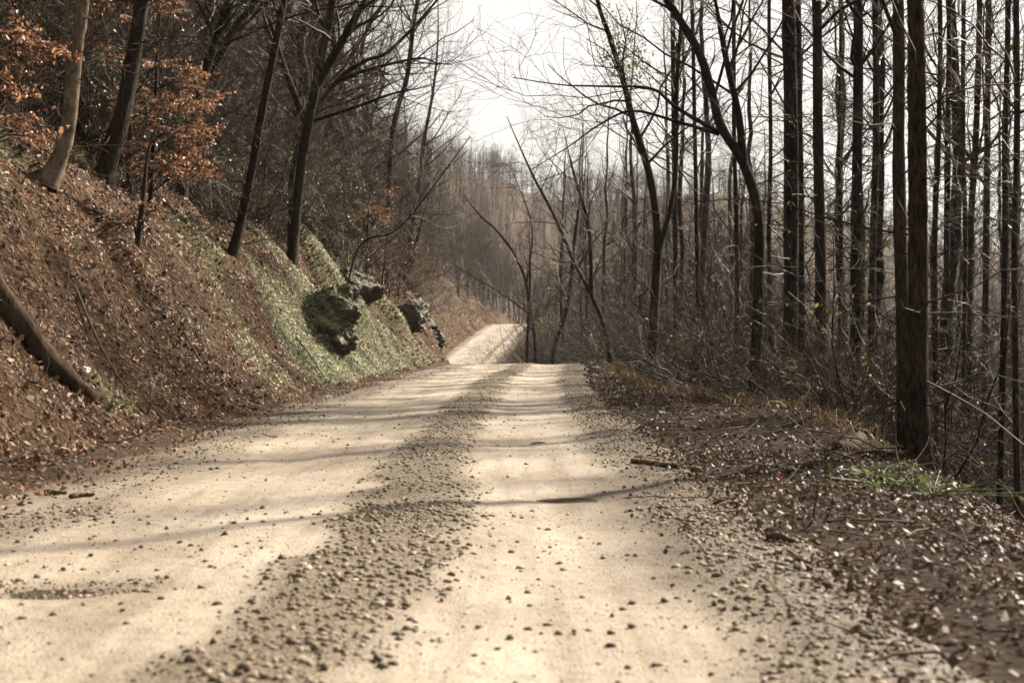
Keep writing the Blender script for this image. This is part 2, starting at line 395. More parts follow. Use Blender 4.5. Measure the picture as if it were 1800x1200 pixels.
def grow(rng, P, r, n, tr, ln, ang, rr, N, wob, trop=0., rmin=.003, rmax=9, bias=None):
    B, Mn, _ = P.shape
    i = rng.integers(0, B, n); t = rng.uniform(tr[0], tr[1], n)
    f = t * (Mn - 1); k = np.minimum(f.astype(int), Mn - 2); f = f - k
    p = P[i, k] * (1 - f)[:, None] + P[i, k + 1] * f[:, None]; pr = r[i, k] * (1 - f) + r[i, k + 1] * f
    tan = nrm(P[i, k + 1] - P[i, k])
    q = rng.normal(size=(n, 3)); q = nrm(q - (q * tan).sum(1, keepdims=True) * tan)
    if bias is not None: q = nrm(q + np.asarray(bias))
    a = np.radians(rng.uniform(ang[0], ang[1], n))[:, None]
    d = nrm(tan * np.cos(a) + q * np.sin(a))
    L = rng.uniform(ln[0], ln[1], n) * (1.15 - .55 * (t - tr[0]) / max(tr[1] - tr[0], 1e-6))
    out = np.empty((n, N, 3)); out[:, 0] = p; st = (L / (N - 1))[:, None]
    for m_ in range(1, N):
        d = nrm(d + rng.normal(size=(n, 3)) * wob + np.array([0, 0, trop])); out[:, m_] = out[:, m_ - 1] + d * st
    r0 = np.clip(pr * rr, rmin, rmax)
    rad = r0[:, None] * np.linspace(1, .3, N)[None]; rad = np.maximum(rad, rmin * .7)
    return out, rad

def catmull(pts, n):
    p = np.asarray(pts, float); p = np.vstack([2 * p[0] - p[1], p, 2 * p[-1] - p[-2]])
    seg = len(p) - 3; t = np.linspace(0, seg - 1e-6, n); k = t.astype(int); f = (t - k)[:, None]
    a, b, c, d = p[k], p[k + 1], p[k + 2], p[k + 3]
    return .5 * (2 * b + (c - a) * f + (2 * a - 5 * b + 4 * c - d) * f ** 2 + (3 * b - a - 3 * c + d) * f ** 3)

def trunk_mesh(rng, P, r, sides=12, flare=.5):
    n = len(P); h = np.linalg.norm(P - P[0], axis=1)[:, None]; th = np.arange(sides) / sides * 2 * np.pi
    lob = 1 + .55 * np.cos(rng.integers(3, 6) * th + rng.uniform(0, 6)) * rng.uniform(.6, 1.2)
    mult = 1 + flare * np.exp(-h / (r[0] * 2.4)) * (.5 + lob[None]) * .8
    ph = rng.uniform(0, 6, 3); mult = mult * (1 + .05 * np.sin(3 * th[None] + ph[0] + h * .8) + .03 * np.sin(7 * th[None] + ph[1] - h * 1.3))
    r = r * (1 + .035 * rng.normal(size=n))
    return tubes(P[None], r[None], sides, .03, rng, mult[None])

def crown_parts(rng, P, r, dens=1.0, t0=.3, limb=(2.0, 4.5), low=1.0, trop=.06, fine=1.0, ang=(35, 70), bias=None, droop=0.):
    """branches, twigs and fine twigs carried by the stem(s) P (B,N,3)"""
    out = []
    a, ar = grow(rng, P, r, int(26 * dens), (t0, .98), limb, ang, .42, 8, .16, trop, .006, .09, bias); out.append(tubes(a, ar, 5))
    b, br = grow(rng, a, ar, int(130 * dens), (.15, .98), (limb[0] * .35, limb[1] * .42), (25, 65), .55, 6, .2, .04 - droop, .0045, .03); out.append(tubes(b, br, 3))
    c, cr = grow(rng, b, br, int(650 * dens * fine), (.1, 1), (.35, 1.1), (20, 65), .6, 4, .22, .03 - droop, .003, .008); out.append(tubes(c, cr, 3))
    if low:
        e, er = grow(rng, P, r, int(30 * low), (.04, t0 + .25), (.6, 2.2), (55, 95), .15, 6, .2, .03, .004, .013); out.append(tubes(e, er, 3))
        g, gr = grow(rng, e, er, int(150 * low), (.15, 1), (.2, .7), (25, 70), .6, 4, .2, .0, .0028, .006); out.append(tubes(g, gr, 3))
        b = np.concatenate([b, e])
    return out, b

def leaf_cards(rng, P, n, size, droop=.5, tr=(.25, 1.0)):
    """small folded leaves hung along the twigs P (B,N,3)"""
    B, N, _ = P.shape
    i = rng.integers(0, B, n); t = rng.uniform(tr[0], tr[1], n) * (N - 1); k = np.minimum(t.astype(int), N - 2); f = (t - k)[:, None]
    p = P[i, k] * (1 - f) + P[i, k + 1] * f
    d = rng.normal(size=(n, 3)); d[:, 2] = d[:, 2] * .5 - droop; d = nrm(d)
    return leaves_at(rng, p, d, size)

def leaves_at(rng, p, d, size, up=None):
    n = len(p); q = nrm(np.cross(d, rng.normal(size=(n, 3)) if up is None else up)); nn = np.cross(d, q)
    L = (size[0] + (size[1] - size[0]) * rng.random(n) ** 1.6)[:, None]; W = L * rng.uniform(.2, .36, n)[:, None]; c = L * rng.uniform(-.05, .25, n)[:, None]
    V = np.stack([p, p + d * L * .45 + q * W + nn * c, p + d * L + nn * c * .3, p + d * L * .45 - q * W + nn * c, p + d * L * .5], 1)
    o = np.arange(n)[:, None] * 5
    F = np.concatenate([o + [0, 4, 1], o + [1, 4, 2], o + [2, 4, 3], o + [3, 4, 0]])
    tint = np.repeat(rng.uniform(0, 1, n), 5)
    return V.reshape(-1, 3), F, tint

TAKEN = []
def hero(pts, d, wid, label, barkm='bark_mid', twigm='twig', top=15., limbs=(), dens=1., t0=.3, low=1.5, limb=(1.6, 3.8), name='bare_tree',
         group=None, seed=0, cat='tree', fine=.65, sides=14, trop=.06, bias=None, lean=None, leaves=None):
    """pts: outline of the trunk read off the photograph, d: its distance, wid: pixel widths at bottom and top of what shows"""
    rng = np.random.default_rng(seed + 100)
    P = [px(x, y, dd) for (x, y), dd in zip(pts, d if isinstance(d, (list, tuple)) else [d] * len(pts))]
    dm = P[0][1]
    gz = float(G(P[0][0], P[0][1])); root = np.array([P[0][0], P[0][1], gz - .12])
    P = [p for p in P[1:] if p[2] > gz + .25]
    last = P[-1]; dr = nrm((P[-1] - (P[-2] if len(P) > 1 else root))[None])[0]
    if lean is not None: dr = nrm(np.array(lean)[None])[0]
    rem = top - (last[2] - gz)
    ext = []
    while rem > 0:
        dr = nrm((dr * .8 + np.array([0, 0, .25]) + rng.normal(size=3) * .04)[None])[0]; last = last + dr * 2.2; ext.append(last); rem -= 2.2 * max(dr[2], .3)
    nv = len(P) + 1
    allp = np.array([root] + P + ext); C = catmull(allp, max(26, 5 * len(allp)) * (3 if sides > 20 else 1))
    r0, r1 = wid[0] / F_PX * dm / 2 * .84, wid[1] / F_PX * dm / 2 * .84
    fr = np.linspace(0, 1, len(C)); fv = (nv - 1) / (len(allp) - 1)
    rad = np.interp(fr, [0, fv, 1], [r0, r1, .012])
    base = Vector(root); base.z = gz
    ob = empty(name, base, label, cat, group)
    off = np.array(base)
    V, F = trunk_mesh(rng, C - off, rad, sides); build('trunk', V, [F], M[barkm], ob)
    stems = [(C[None], rad[None])]
    for lp, lw in limbs:                                          # big limbs that the photograph shows singly
        Q = catmull([px(x, y, dd) for x, y, dd in lp], 24)
        e = Q[-1] - Q[-3]; e = nrm(e[None])[0]
        Q2 = [Q[-1] + (e * .9 + np.array([0, 0, .1])) * .35 * k for k in (1, 2, 3)]
        Q = np.vstack([Q, Q2]); Q = catmull(Q[::2], 26)
        lr = np.interp(np.linspace(0, 1, 26), [0, .75, 1], [lw[0] / F_PX * dm / 2, lw[1] / F_PX * dm / 2, .008])
        V, F = tubes((Q - off)[None], lr[None], 9, .03, rng); build('limb', V, [F], M[barkm], ob)
        Qr = catmull(Q, len(C)); lr2 = np.interp(np.linspace(0, 1, len(C)), np.linspace(0, 1, 26), lr)
        stems.append((Qr[None], lr2[None]))
    SP = np.concatenate([s[0] for s in stems]) - off; SR = np.concatenate([s[1] for s in stems])
    parts, tw = crown_parts(rng, SP, SR, dens, t0, limb, low, trop, fine, bias=bias)
    V, F = join(parts); build('crown', V, F, M[twigm], ob)
    if leaves:
        V, F, t = leaf_cards(rng, tw, leaves[1], leaves[2]); build('foliage', V, [F], M[leaves[0]], ob, attrs={'tint': t}, smooth=False)
    TAKEN.append((root[0], root[1], 1.0))
    return ob

# ---- trees of the left bank that can be told apart
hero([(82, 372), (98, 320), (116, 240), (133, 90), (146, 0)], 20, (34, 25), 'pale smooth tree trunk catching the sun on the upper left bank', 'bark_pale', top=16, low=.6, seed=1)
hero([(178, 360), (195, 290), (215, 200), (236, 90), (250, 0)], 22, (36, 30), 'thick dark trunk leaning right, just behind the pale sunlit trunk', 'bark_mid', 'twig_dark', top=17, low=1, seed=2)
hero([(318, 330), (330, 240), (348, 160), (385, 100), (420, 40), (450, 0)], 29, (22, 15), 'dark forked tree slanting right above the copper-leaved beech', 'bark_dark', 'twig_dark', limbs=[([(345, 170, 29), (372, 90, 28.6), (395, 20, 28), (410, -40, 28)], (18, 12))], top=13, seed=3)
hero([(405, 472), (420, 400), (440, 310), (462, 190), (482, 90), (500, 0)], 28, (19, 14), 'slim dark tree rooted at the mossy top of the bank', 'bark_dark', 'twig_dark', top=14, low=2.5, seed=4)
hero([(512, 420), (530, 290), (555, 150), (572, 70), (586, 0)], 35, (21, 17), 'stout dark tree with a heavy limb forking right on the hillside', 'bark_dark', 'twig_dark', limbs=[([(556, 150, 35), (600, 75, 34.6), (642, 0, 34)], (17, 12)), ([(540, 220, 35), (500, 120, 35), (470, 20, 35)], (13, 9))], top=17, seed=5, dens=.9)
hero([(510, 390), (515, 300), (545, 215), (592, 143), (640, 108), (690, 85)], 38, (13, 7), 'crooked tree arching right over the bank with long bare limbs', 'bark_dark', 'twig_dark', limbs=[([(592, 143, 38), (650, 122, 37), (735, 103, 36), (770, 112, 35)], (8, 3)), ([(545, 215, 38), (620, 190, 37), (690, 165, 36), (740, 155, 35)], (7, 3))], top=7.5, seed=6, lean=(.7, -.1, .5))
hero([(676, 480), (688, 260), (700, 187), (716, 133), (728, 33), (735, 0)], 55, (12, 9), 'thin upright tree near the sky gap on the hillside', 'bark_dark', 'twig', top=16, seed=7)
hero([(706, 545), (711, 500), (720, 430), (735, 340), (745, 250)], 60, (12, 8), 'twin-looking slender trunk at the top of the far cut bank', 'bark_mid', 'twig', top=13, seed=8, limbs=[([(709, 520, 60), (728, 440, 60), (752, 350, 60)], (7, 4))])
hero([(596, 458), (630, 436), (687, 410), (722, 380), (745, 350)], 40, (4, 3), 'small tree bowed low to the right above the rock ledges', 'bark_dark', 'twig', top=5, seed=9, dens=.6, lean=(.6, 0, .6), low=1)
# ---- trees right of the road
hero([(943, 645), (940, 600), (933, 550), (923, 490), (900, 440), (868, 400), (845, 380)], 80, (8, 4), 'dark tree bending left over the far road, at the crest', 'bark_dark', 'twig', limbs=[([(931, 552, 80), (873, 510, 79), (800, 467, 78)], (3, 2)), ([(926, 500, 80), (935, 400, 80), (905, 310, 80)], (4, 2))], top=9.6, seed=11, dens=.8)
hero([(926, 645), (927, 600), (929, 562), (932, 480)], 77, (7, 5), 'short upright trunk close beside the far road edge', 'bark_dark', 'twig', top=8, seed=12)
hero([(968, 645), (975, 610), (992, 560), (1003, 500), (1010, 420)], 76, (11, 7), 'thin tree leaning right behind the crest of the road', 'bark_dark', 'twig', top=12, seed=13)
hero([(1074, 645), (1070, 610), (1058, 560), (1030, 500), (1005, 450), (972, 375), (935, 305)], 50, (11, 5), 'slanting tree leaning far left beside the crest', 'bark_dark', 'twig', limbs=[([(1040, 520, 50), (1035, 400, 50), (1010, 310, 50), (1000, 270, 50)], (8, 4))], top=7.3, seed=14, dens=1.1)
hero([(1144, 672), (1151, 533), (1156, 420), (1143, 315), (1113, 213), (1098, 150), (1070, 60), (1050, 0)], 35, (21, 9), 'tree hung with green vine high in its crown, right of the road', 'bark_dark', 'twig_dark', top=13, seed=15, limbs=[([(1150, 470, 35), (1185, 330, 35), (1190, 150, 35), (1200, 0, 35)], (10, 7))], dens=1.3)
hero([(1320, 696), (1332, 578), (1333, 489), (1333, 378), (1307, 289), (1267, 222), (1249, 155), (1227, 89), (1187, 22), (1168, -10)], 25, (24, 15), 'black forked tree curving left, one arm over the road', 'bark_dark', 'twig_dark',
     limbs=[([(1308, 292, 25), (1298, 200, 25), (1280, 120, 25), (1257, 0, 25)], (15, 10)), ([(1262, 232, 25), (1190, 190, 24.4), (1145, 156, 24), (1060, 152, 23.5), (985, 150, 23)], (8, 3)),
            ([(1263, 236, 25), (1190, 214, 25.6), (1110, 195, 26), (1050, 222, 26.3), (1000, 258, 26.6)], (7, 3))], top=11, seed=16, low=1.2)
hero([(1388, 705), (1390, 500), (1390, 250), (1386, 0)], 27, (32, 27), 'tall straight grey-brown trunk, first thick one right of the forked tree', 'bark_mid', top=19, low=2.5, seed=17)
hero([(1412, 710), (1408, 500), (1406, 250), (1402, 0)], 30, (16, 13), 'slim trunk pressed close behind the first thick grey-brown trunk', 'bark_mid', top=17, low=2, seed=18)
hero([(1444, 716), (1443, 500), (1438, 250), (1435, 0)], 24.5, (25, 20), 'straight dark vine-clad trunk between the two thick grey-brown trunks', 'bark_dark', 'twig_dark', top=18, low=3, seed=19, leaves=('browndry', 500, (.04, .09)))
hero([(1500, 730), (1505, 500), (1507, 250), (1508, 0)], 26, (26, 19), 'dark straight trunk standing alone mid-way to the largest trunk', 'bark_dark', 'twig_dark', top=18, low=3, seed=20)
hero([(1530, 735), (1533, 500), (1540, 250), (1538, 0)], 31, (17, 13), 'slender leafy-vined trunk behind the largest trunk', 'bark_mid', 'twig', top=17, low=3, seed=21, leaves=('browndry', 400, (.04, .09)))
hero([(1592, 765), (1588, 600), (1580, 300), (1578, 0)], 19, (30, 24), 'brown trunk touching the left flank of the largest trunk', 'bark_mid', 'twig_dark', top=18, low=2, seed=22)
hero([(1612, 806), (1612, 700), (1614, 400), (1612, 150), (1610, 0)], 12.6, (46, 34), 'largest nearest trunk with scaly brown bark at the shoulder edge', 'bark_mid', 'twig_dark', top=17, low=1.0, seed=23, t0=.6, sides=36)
for i, (xb, xt, yb, d, wd, lb) in enumerate([
        (1646, 1652, 760, 24, 12, 'first thin pole of a tree right of the largest trunk'),
        (1662, 1668, 750, 30, 14, 'second thin straight tree right of the largest trunk'),
        (1690, 1694, 770, 26, 11, 'third thin straight tree right of the largest trunk'),
        (1702, 1722, 765, 28, 15, 'thin tree leaning slightly right, fourth from the largest trunk'),
        (1730, 1738, 760, 33, 15, 'fifth slim dark tree right of the largest trunk'),
        (1755, 1772, 790, 22, 14, 'slim tree near the right edge of the wood, leaning right'),
        (1790, 1786, 800, 20, 15, 'last upright tree at the right edge of the picture'),
        (1232, 1216, 685, 38, 10, 'thin dark pole left of the forked black tree'),
        (1292, 1290, 690, 34, 10, 'thin straight pole just left of the forked black tree'),
        (1360, 1352, 700, 36, 10, 'thin pole between the forked black tree and the first thick trunk'),
        (1190, 1182, 672, 42, 12, 'dark pole beside the tree hung with green vine'),
        (1470, 1478, 720, 36, 9, 'thin pole behind the vine-clad dark trunk')]):
    hero([(xb, yb), (xb * .6 + xt * .4 + (i % 3 - 1) * 5, 450), (xb * .35 + xt * .65, 250), (xt, 0)], d, (wd, wd * .78), lb, ('bark_mid', 'bark_dark')[i % 2], ('twig', 'twig_dark')[i % 2], top=15, low=2.5, seed=40 + i, dens=.7,
         leaves=('browndry', 150, (.04, .08)) if i % 3 == 0 else None)

# vine foliage, a bright green tuft in the crown of one tree
vt = [o for o in S.objects if o.get('label', '').startswith('tree hung with green vine')][0]
rng = np.random.default_rng(5)
pp = np.array([px(1105, 105, 35)]) + rng.normal(size=(800, 3)) * np.array([.28, .4, .5])
pp = np.concatenate([pp, np.array([px(1075, 60, 35)]) + rng.normal(size=(300, 3)) * np.array([.2, .4, .55])])
V, F, t = leaves_at(rng, pp - np.array(vt.location), nrm(rng.normal(size=pp.shape) - [0, 0, .4]), (.05, .11))
tag(build('vine_foliage', V, [F], M['green'], vt, attrs={'tint': t}, smooth=False), 'green vine leaves high in the bare crown')

# ---- young beeches that keep their copper leaves
def beech(base, d, h, sprays, label, seed, nleaf):
    rng = np.random.default_rng(seed); b = px(base[0], base[1], d); b[2] = float(G(b[0], b[1]))
    ob = empty('young_beech', b, label, 'tree')
    C = catmull([np.array([0, 0, -.1]), np.array([.1, 0, h * .4]), np.array([.15, .1, h * .75]), np.array([.3, .1, h])], 20)
    V, F = trunk_mesh(rng, C, np.linspace(.045, .008, 20), 8); build('trunk', V, [F], M['bark_mid'], ob)
    parts = []; tw = []
    for sx, sy, dd in sprays:
        e = px(sx, sy, dd) - b; k = int(np.clip((e[2] - .25) / h, .1, .95) * 19); s = C[k]
        mid = (s + e) / 2 + np.array([0, 0, .12])
        Q = catmull([s, mid, e], 10)[None]; parts.append(tubes(Q, np.linspace(.014, .004, 10)[None], 4))
        tq, trd = grow(rng, Q, np.full((1, 10), .006), 16, (.35, 1), (.25, .75), (25, 60), .8, 5, .12, -.02, .003); tq[..., 2] = tq[:, :1, 2] + (tq[..., 2] - tq[:, :1, 2]) * .4
        parts.append(tubes(tq, trd, 3)); tw.append(tq)
    V, F = join(parts); build('crown', V, F, M['twig'], ob)
    V, F, t = leaf_cards(rng, np.concatenate(tw), nleaf, (.04, .08), .9); build('foliage', V, [F], M['beech'], ob, attrs={'tint': t}, smooth=False)
    TAKEN.append((b[0], b[1], .8))
rng = np.random.default_rng(77)
sp = [(rng.uniform(225, 385), y + rng.uniform(-9, 9), rng.uniform(22.5, 25)) for y in (120, 150, 165, 185, 200, 215, 235, 250, 270, 285, 300, 180, 210, 260, 295) for _ in (0, 1)]
beech((262, 395), 24.6, 4.6, sp, 'young beech with copper leaves in layered sprays beside the dark leaning trunk', 61, 6500)
sp = [(rng.uniform(150, 345), rng.uniform(-40, 40), rng.uniform(23, 26)) for _ in range(14)] + [(rng.uniform(160, 210), rng.uniform(70, 230), 24) for _ in range(9)]
beech((225, 360), 25, 6.6, sp, 'taller copper-leaved beech behind the two big bank trunks', 62, 4500)
sp = [(30, 60, 14), (70, 75, 14), (105, 95, 14), (15, 140, 14), (20, 170, 14), (-30, 100, 14), (35, 210, 14.5), (60, 240, 14.5)]
beech((-60, 400), 14.2, 4.0, sp, 'beech reaching in from the left edge with pale copper leaves', 63, 1100)
sp = [(rng.uniform(585, 695), rng.uniform(340, 390), 46) for _ in range(8)]
beech((640, 440), 46, 4.5, sp, 'small copper-leaved beech far along the hillside', 64, 800)
sp = [(rng.uniform(220, 275), rng.uniform(340, 400), 21) for _ in range(5)]
beech((240, 440), 21, 1.9, sp, 'knee-high beech seedling with copper leaves on the bank top', 65, 260)

# ---- prototypes for the crowded stands
def proto(seed, kind):
    rng = np.random.default_rng(seed)
    h = dict(pole=rng.uniform(15, 19), spread=rng.uniform(11, 15), sapling=rng.uniform(5, 8))[kind]
    r0 = dict(pole=rng.uniform(.10, .17), spread=rng.uniform(.12, .19), sapling=rng.uniform(.03, .05))[kind]
    n = 24; z = np.linspace(-.15, h, n); wob = .05 if kind == 'pole' else .14
    xy = np.cumsum(rng.normal(size=(n, 2)) * wob, 0); xy -= xy[0]; C = np.column_stack([xy, z])
    rad = np.interp(z / h, [0, .6, 1], [r0, r0 * .62, .012])
    tv = trunk_mesh(rng, C, rad, 10)
    if kind == 'pole': parts, tw = crown_parts(rng, C[None], rad[None], .42, .35, (1.4, 3.0), 1.4, .08)
    elif kind == 'spread': parts, tw = crown_parts(rng, C[None], rad[None], 1.05, .16, (2.2, 5.2), 1.2, .05)
    else: parts, tw = crown_parts(rng, C[None], rad[None], .6, .12, (.9, 2.0), .8, .08, .6)
    cv = join(parts)
    return tv, cv, tw
PROTO = {}
for kind, cnt in (('pole', 5), ('spread', 5), ('sapling', 4)):
    for i in range(cnt):
        tv, cv, tw = proto(200 + i * 7 + len(kind), kind)
        bm = ('bark_mid', 'bark_dark')[i % 2]; tm = ('twig', 'twig_dark')[i % 2] if kind != 'sapling' else 'twig'
        t = build('trunk', tv[0], [tv[1]], M[bm], link=False); c = build('crown', cv[0], cv[1], M[tm], link=False)
        PROTO.setdefault(kind, []).append((t, c))

def place(kind, x, y, rng, name, label, group, scale=None, lean=(0, 0)):
    z = float(G(x, y)); t, c = PROTO[kind][rng.integers(len(PROTO[kind]))]
    ob = empty(name, (x, y, z - .03), label, 'tree', group, (lean[1], lean[0], rng.uniform(0, 6.28)), scale or rng.uniform(.8, 1.2))
    for p in (t, c):
        q = p.copy(); S.collection.objects.link(q); q.parent = ob

def where_right(x, y):
    p = 900 + x / y * F_PX
    a = ('beyond the crest' if p < 1080 else 'behind the tree hung with green vine' if p < 1230 else 'behind the forked black tree' if p < 1365 else
         'behind the first thick grey-brown trunk' if p < 1480 else 'left of and behind the largest trunk' if p < 1600 else 'in the thin poles right of the largest trunk')
    return ('near ' if y < 40 else 'midway ' if y < 70 else 'distant ') , a
def where_left(x, y):
    p = 900 + x / y * F_PX
    a = ('behind the pale sunlit trunk' if p < 170 else 'behind the copper-leaved beech' if p < 390 else 'behind the stout forked hillside tree' if p < 600 else 'near the sky gap' if p < 760 else 'close above the far road')
    return ('near ' if y < 45 else 'midway ' if y < 80 else 'distant '), a
def scatter(n, fx, fy, ok, rng, gap):
    out = []; tries = 0
    while len(out) < n and tries < n * 60:
        tries += 1; y = fy(); x = fx(y)
        if not ok(x, y): continue
        if any((x - a) ** 2 + (y - b) ** 2 < g * g for a, b, g in TAKEN): continue
        TAKEN.append((x, y, gap)); out.append((x, y))
    return out
rng = np.random.default_rng(21)
inview = lambda x, y, m=.06: abs(x) < y * (.36 + m)
# right-hand wood on the river flat
for x, y in scatter(66, lambda y: cx(y) + rng.uniform(5.2 + .015 * y, 27), lambda: 14 + 95 * rng.random() ** 1.2, lambda x, y: inview(x, y) and not (y < 24 and x < 6), rng, 1.3):
    q, a = where_right(x, y); place('pole', x, y, rng, 'bare_tree', q + 'straight riverside tree ' + a, q + 'river flat trees ' + a)
for x, y in scatter(60, lambda y: cx(y) + rng.uniform(4.6, 24), lambda: 22 + 75 * rng.random(), lambda x, y: inview(x, y), rng, .8):
    q, a = where_right(x, y); place('sapling', x, y, rng, 'sapling', q + 'thin riverside sapling ' + a, q + 'river flat saplings ' + a)
# the same wood goes on beside the camera, outside the picture, and shades the shoulder
for x, y in scatter(48, lambda y: cx(y) + rng.uniform(6, 26), lambda: rng.uniform(-2, 45), lambda x, y: not inview(x, y, .03) and (x > 13 or y > 17), rng, 1.5):
    place('pole', x, y, rng, 'bare_tree', 'straight bare tree standing outside the picture on the river side', 'trees beside the camera')
# left hillside
for x, y in scatter(110, lambda y: cx(y) - rng.uniform(7.2, 48), lambda: 20 + 110 * rng.random() ** 1.1, lambda x, y: inview(x, y) and not (y < 30 and x > -9), rng, 1.7):
    q, a = where_left(x, y); place('spread', x, y, rng, 'bare_tree', q + 'spreading hillside tree ' + a, q + 'hillside trees ' + a, lean=(rng.uniform(.0, .16), 0))
for x, y in scatter(60, lambda y: cx(y) - rng.uniform(6.0, 22), lambda: 18 + 80 * rng.random(), lambda x, y: inview(x, y) and not (y < 30 and x > -8), rng, .8):
    q, a = where_left(x, y); place('sapling', x, y, rng, 'sapling', q + 'thin hillside sapling ' + a, q + 'hillside saplings ' + a, lean=(rng.uniform(.05, .3), 0))
for x, y in scatter(18, lambda y: cx(y) - rng.uniform(6, 10.5), lambda: rng.uniform(42, 84), lambda x, y: True, rng, 1.4):
    q, a = where_left(x, y); place('spread', x, y, rng, 'bare_tree', q + 'tall bare tree at the bank top ' + a, q + 'bank top trees ' + a, scale=rng.uniform(1.05, 1.35), lean=(rng.uniform(.0, .1), 0))
# along the far stretch of road
for x, y in scatter(34, lambda y: cx(y) + rng.uniform(6.8, 22), lambda: rng.uniform(95, 290), lambda x, y: inview(x, y), rng, 2):
    q = 'in the dip' if y < 135 else 'halfway up the far rise' if y < 200 else 'by the far crest'; place('spread', x, y, rng, 'bare_tree', 'bare tree on the river side of the far road, ' + q, 'trees right of the far road ' + q, scale=rng.uniform(.5, .85))
for x, y in scatter(44, lambda y: cx(y) - rng.uniform(7.5, 30), lambda: rng.uniform(75, 290), lambda x, y: inview(x, y), rng, 2):
    q = 'above the dip' if y < 135 else 'halfway up the far rise' if y < 200 else 'by the far crest'; place('spread', x, y, rng, 'bare_tree', 'bare tree on the hill side of the far road, ' + q, 'trees left of the far road ' + q, scale=rng.uniform(.55, .85), lean=(rng.uniform(.0, .15), 0))

# ------------------------------------------------------------------ masses: undergrowth and far wood (geometry nodes)
def shrub_proto(seed, h, leaf=None):
    rng = np.random.default_rng(seed); n = 9
    d = rng.normal(size=(n, 3)) * np.array([.5, .5, 0]) + [0, 0, 1]
    P = np.empty((n, 8, 3)); P[:, 0] = rng.normal(size=(n, 3)) * np.array([.25, .25, 0]); P[:, 0, 2] = -.05; d = nrm(d)
    L = rng.uniform(.6, 1.1, n) * h
    for k in range(1, 8):
        d = nrm(d + rng.normal(size=(n, 3)) * .16); P[:, k] = P[:, k - 1] + d * (L / 7)[:, None]
    r = np.linspace(.016, .004, 8)[None] * rng.uniform(.6, 1.3, n)[:, None]
    a, ar = grow(rng, P, r, 70, (.2, 1), (.5, 1.5), (25, 70), .6, 6, .22, .03, .0035, .01)
    b, br = grow(rng, a, ar, 420, (.1, 1), (.2, .7), (25, 70), .7, 4, .25, .01, .0026, .006)
    V, F = join([tubes(P, r, 4), tubes(a, ar, 3), tubes(b, br, 3)])
    tm = M['twig' if seed % 2 else 'twig_dark']; o = build('shrub', V, F, tm, link=False)
    if leaf:
        v, f, t = leaf_cards(rng, b, leaf[1], (.04, .08)); o2 = build('shrub_leaf', v, [f], M[leaf[0]], link=False, attrs={'tint': t}, smooth=False)
        me = o.data; n0 = len(me.vertices)
        allV = np.concatenate([V, v]); o = build('shrub', allV, F + [f + n0], [tm, M[leaf[0]]], link=False, attrs={'tint': np.concatenate([np.zeros(n0), t])})
        mi = np.zeros(len(o.data.polygons), np.int32); mi[-len(f):] = 1; o.data.polygons.foreach_set('material_index', mi)
    return o
def far_proto(seed):
    rng = np.random.default_rng(seed); h = rng.uniform(12, 17); z = np.linspace(-.3, h, 8); C = np.column_stack([np.cumsum(rng.normal(size=(8, 2)) * .25, 0), z])
    rad = np.linspace(.17, .03, 8)
    a, ar = grow(rng, C[None], rad[None], 22, (.2, .98), (2, 4.5), (25, 65), .5, 4, .15, .08, .025, .06)
    b, br = grow(rng, a, ar, 110, (.1, 1), (.9, 2.4), (20, 60), .7, 3, .18, .05, .014, .02)
    V, F = join([tubes(C[None], rad[None], 5), tubes(a, ar, 3), tubes(b, br, 3)])
    return build('far_tree', V, F, M['twig_far'], link=False)

def mass(name, protos, pts, scl, label, cat, seed, tilt=.15):
    rng = np.random.default_rng(seed); n = len(pts)
    col = bpy.data.collections.new(name + '_shapes')
    for p in protos: col.objects.link(p)
    me = bpy.data.meshes.new(name); me.vertices.add(n); me.vertices.foreach_set('co', np.asarray(pts, np.float32).ravel())
    rot = np.column_stack([rng.normal(size=n) * tilt, rng.normal(size=n) * tilt, rng.uniform(0, 6.28, n)]).astype(np.float32)
    a = me.attributes.new('rot', 'FLOAT_VECTOR', 'POINT'); a.data.foreach_set('vector', rot.ravel())
    a = me.attributes.new('scl', 'FLOAT', 'POINT'); a.data.foreach_set('value', rng.uniform(scl[0], scl[1], n).astype(np.float32))
    a = me.attributes.new('idx', 'INT', 'POINT'); a.data.foreach_set('value', rng.integers(0, len(protos), n).astype(np.int32))
    ob = bpy.data.objects.new(name, me); S.collection.objects.link(ob)
    g = bpy.data.node_groups.new(name, 'GeometryNodeTree')
    g.interface.new_socket('Geometry', in_out='INPUT', socket_type='NodeSocketGeometry'); g.interface.new_socket('Geometry', in_out='OUTPUT', socket_type='NodeSocketGeometry')
    N = g.nodes; gi = N.new('NodeGroupInput'); go = N.new('NodeGroupOutput'); ip = N.new('GeometryNodeInstanceOnPoints'); ci = N.new('GeometryNodeCollectionInfo')
    ci.inputs['Collection'].default_value = col; ci.inputs['Separate Children'].default_value = True; ci.inputs['Reset Children'].default_value = True
    def at(nm, ty):
        q = N.new('GeometryNodeInputNamedAttribute'); q.data_type = ty; q.inputs['Name'].default_value = nm; return q.outputs['Attribute']
    g.links.new(gi.outputs[0], ip.inputs['Points']); g.links.new(ci.outputs[0], ip.inputs['Instance']); ip.inputs['Pick Instance'].default_value = True
    g.links.new(at('idx', 'INT'), ip.inputs['Instance Index']); g.links.new(at('scl', 'FLOAT'), ip.inputs['Scale'])
    er = N.new('FunctionNodeEulerToRotation'); g.links.new(at('rot', 'FLOAT_VECTOR'), er.inputs[0]); g.links.new(er.outputs[0], ip.inputs['Rotation'])
    g.links.new(ip.outputs[0], go.inputs[0])
    md = ob.modifiers.new('scatter', 'NODES'); md.node_group = g
    return tag(ob, label, cat, kind='stuff')

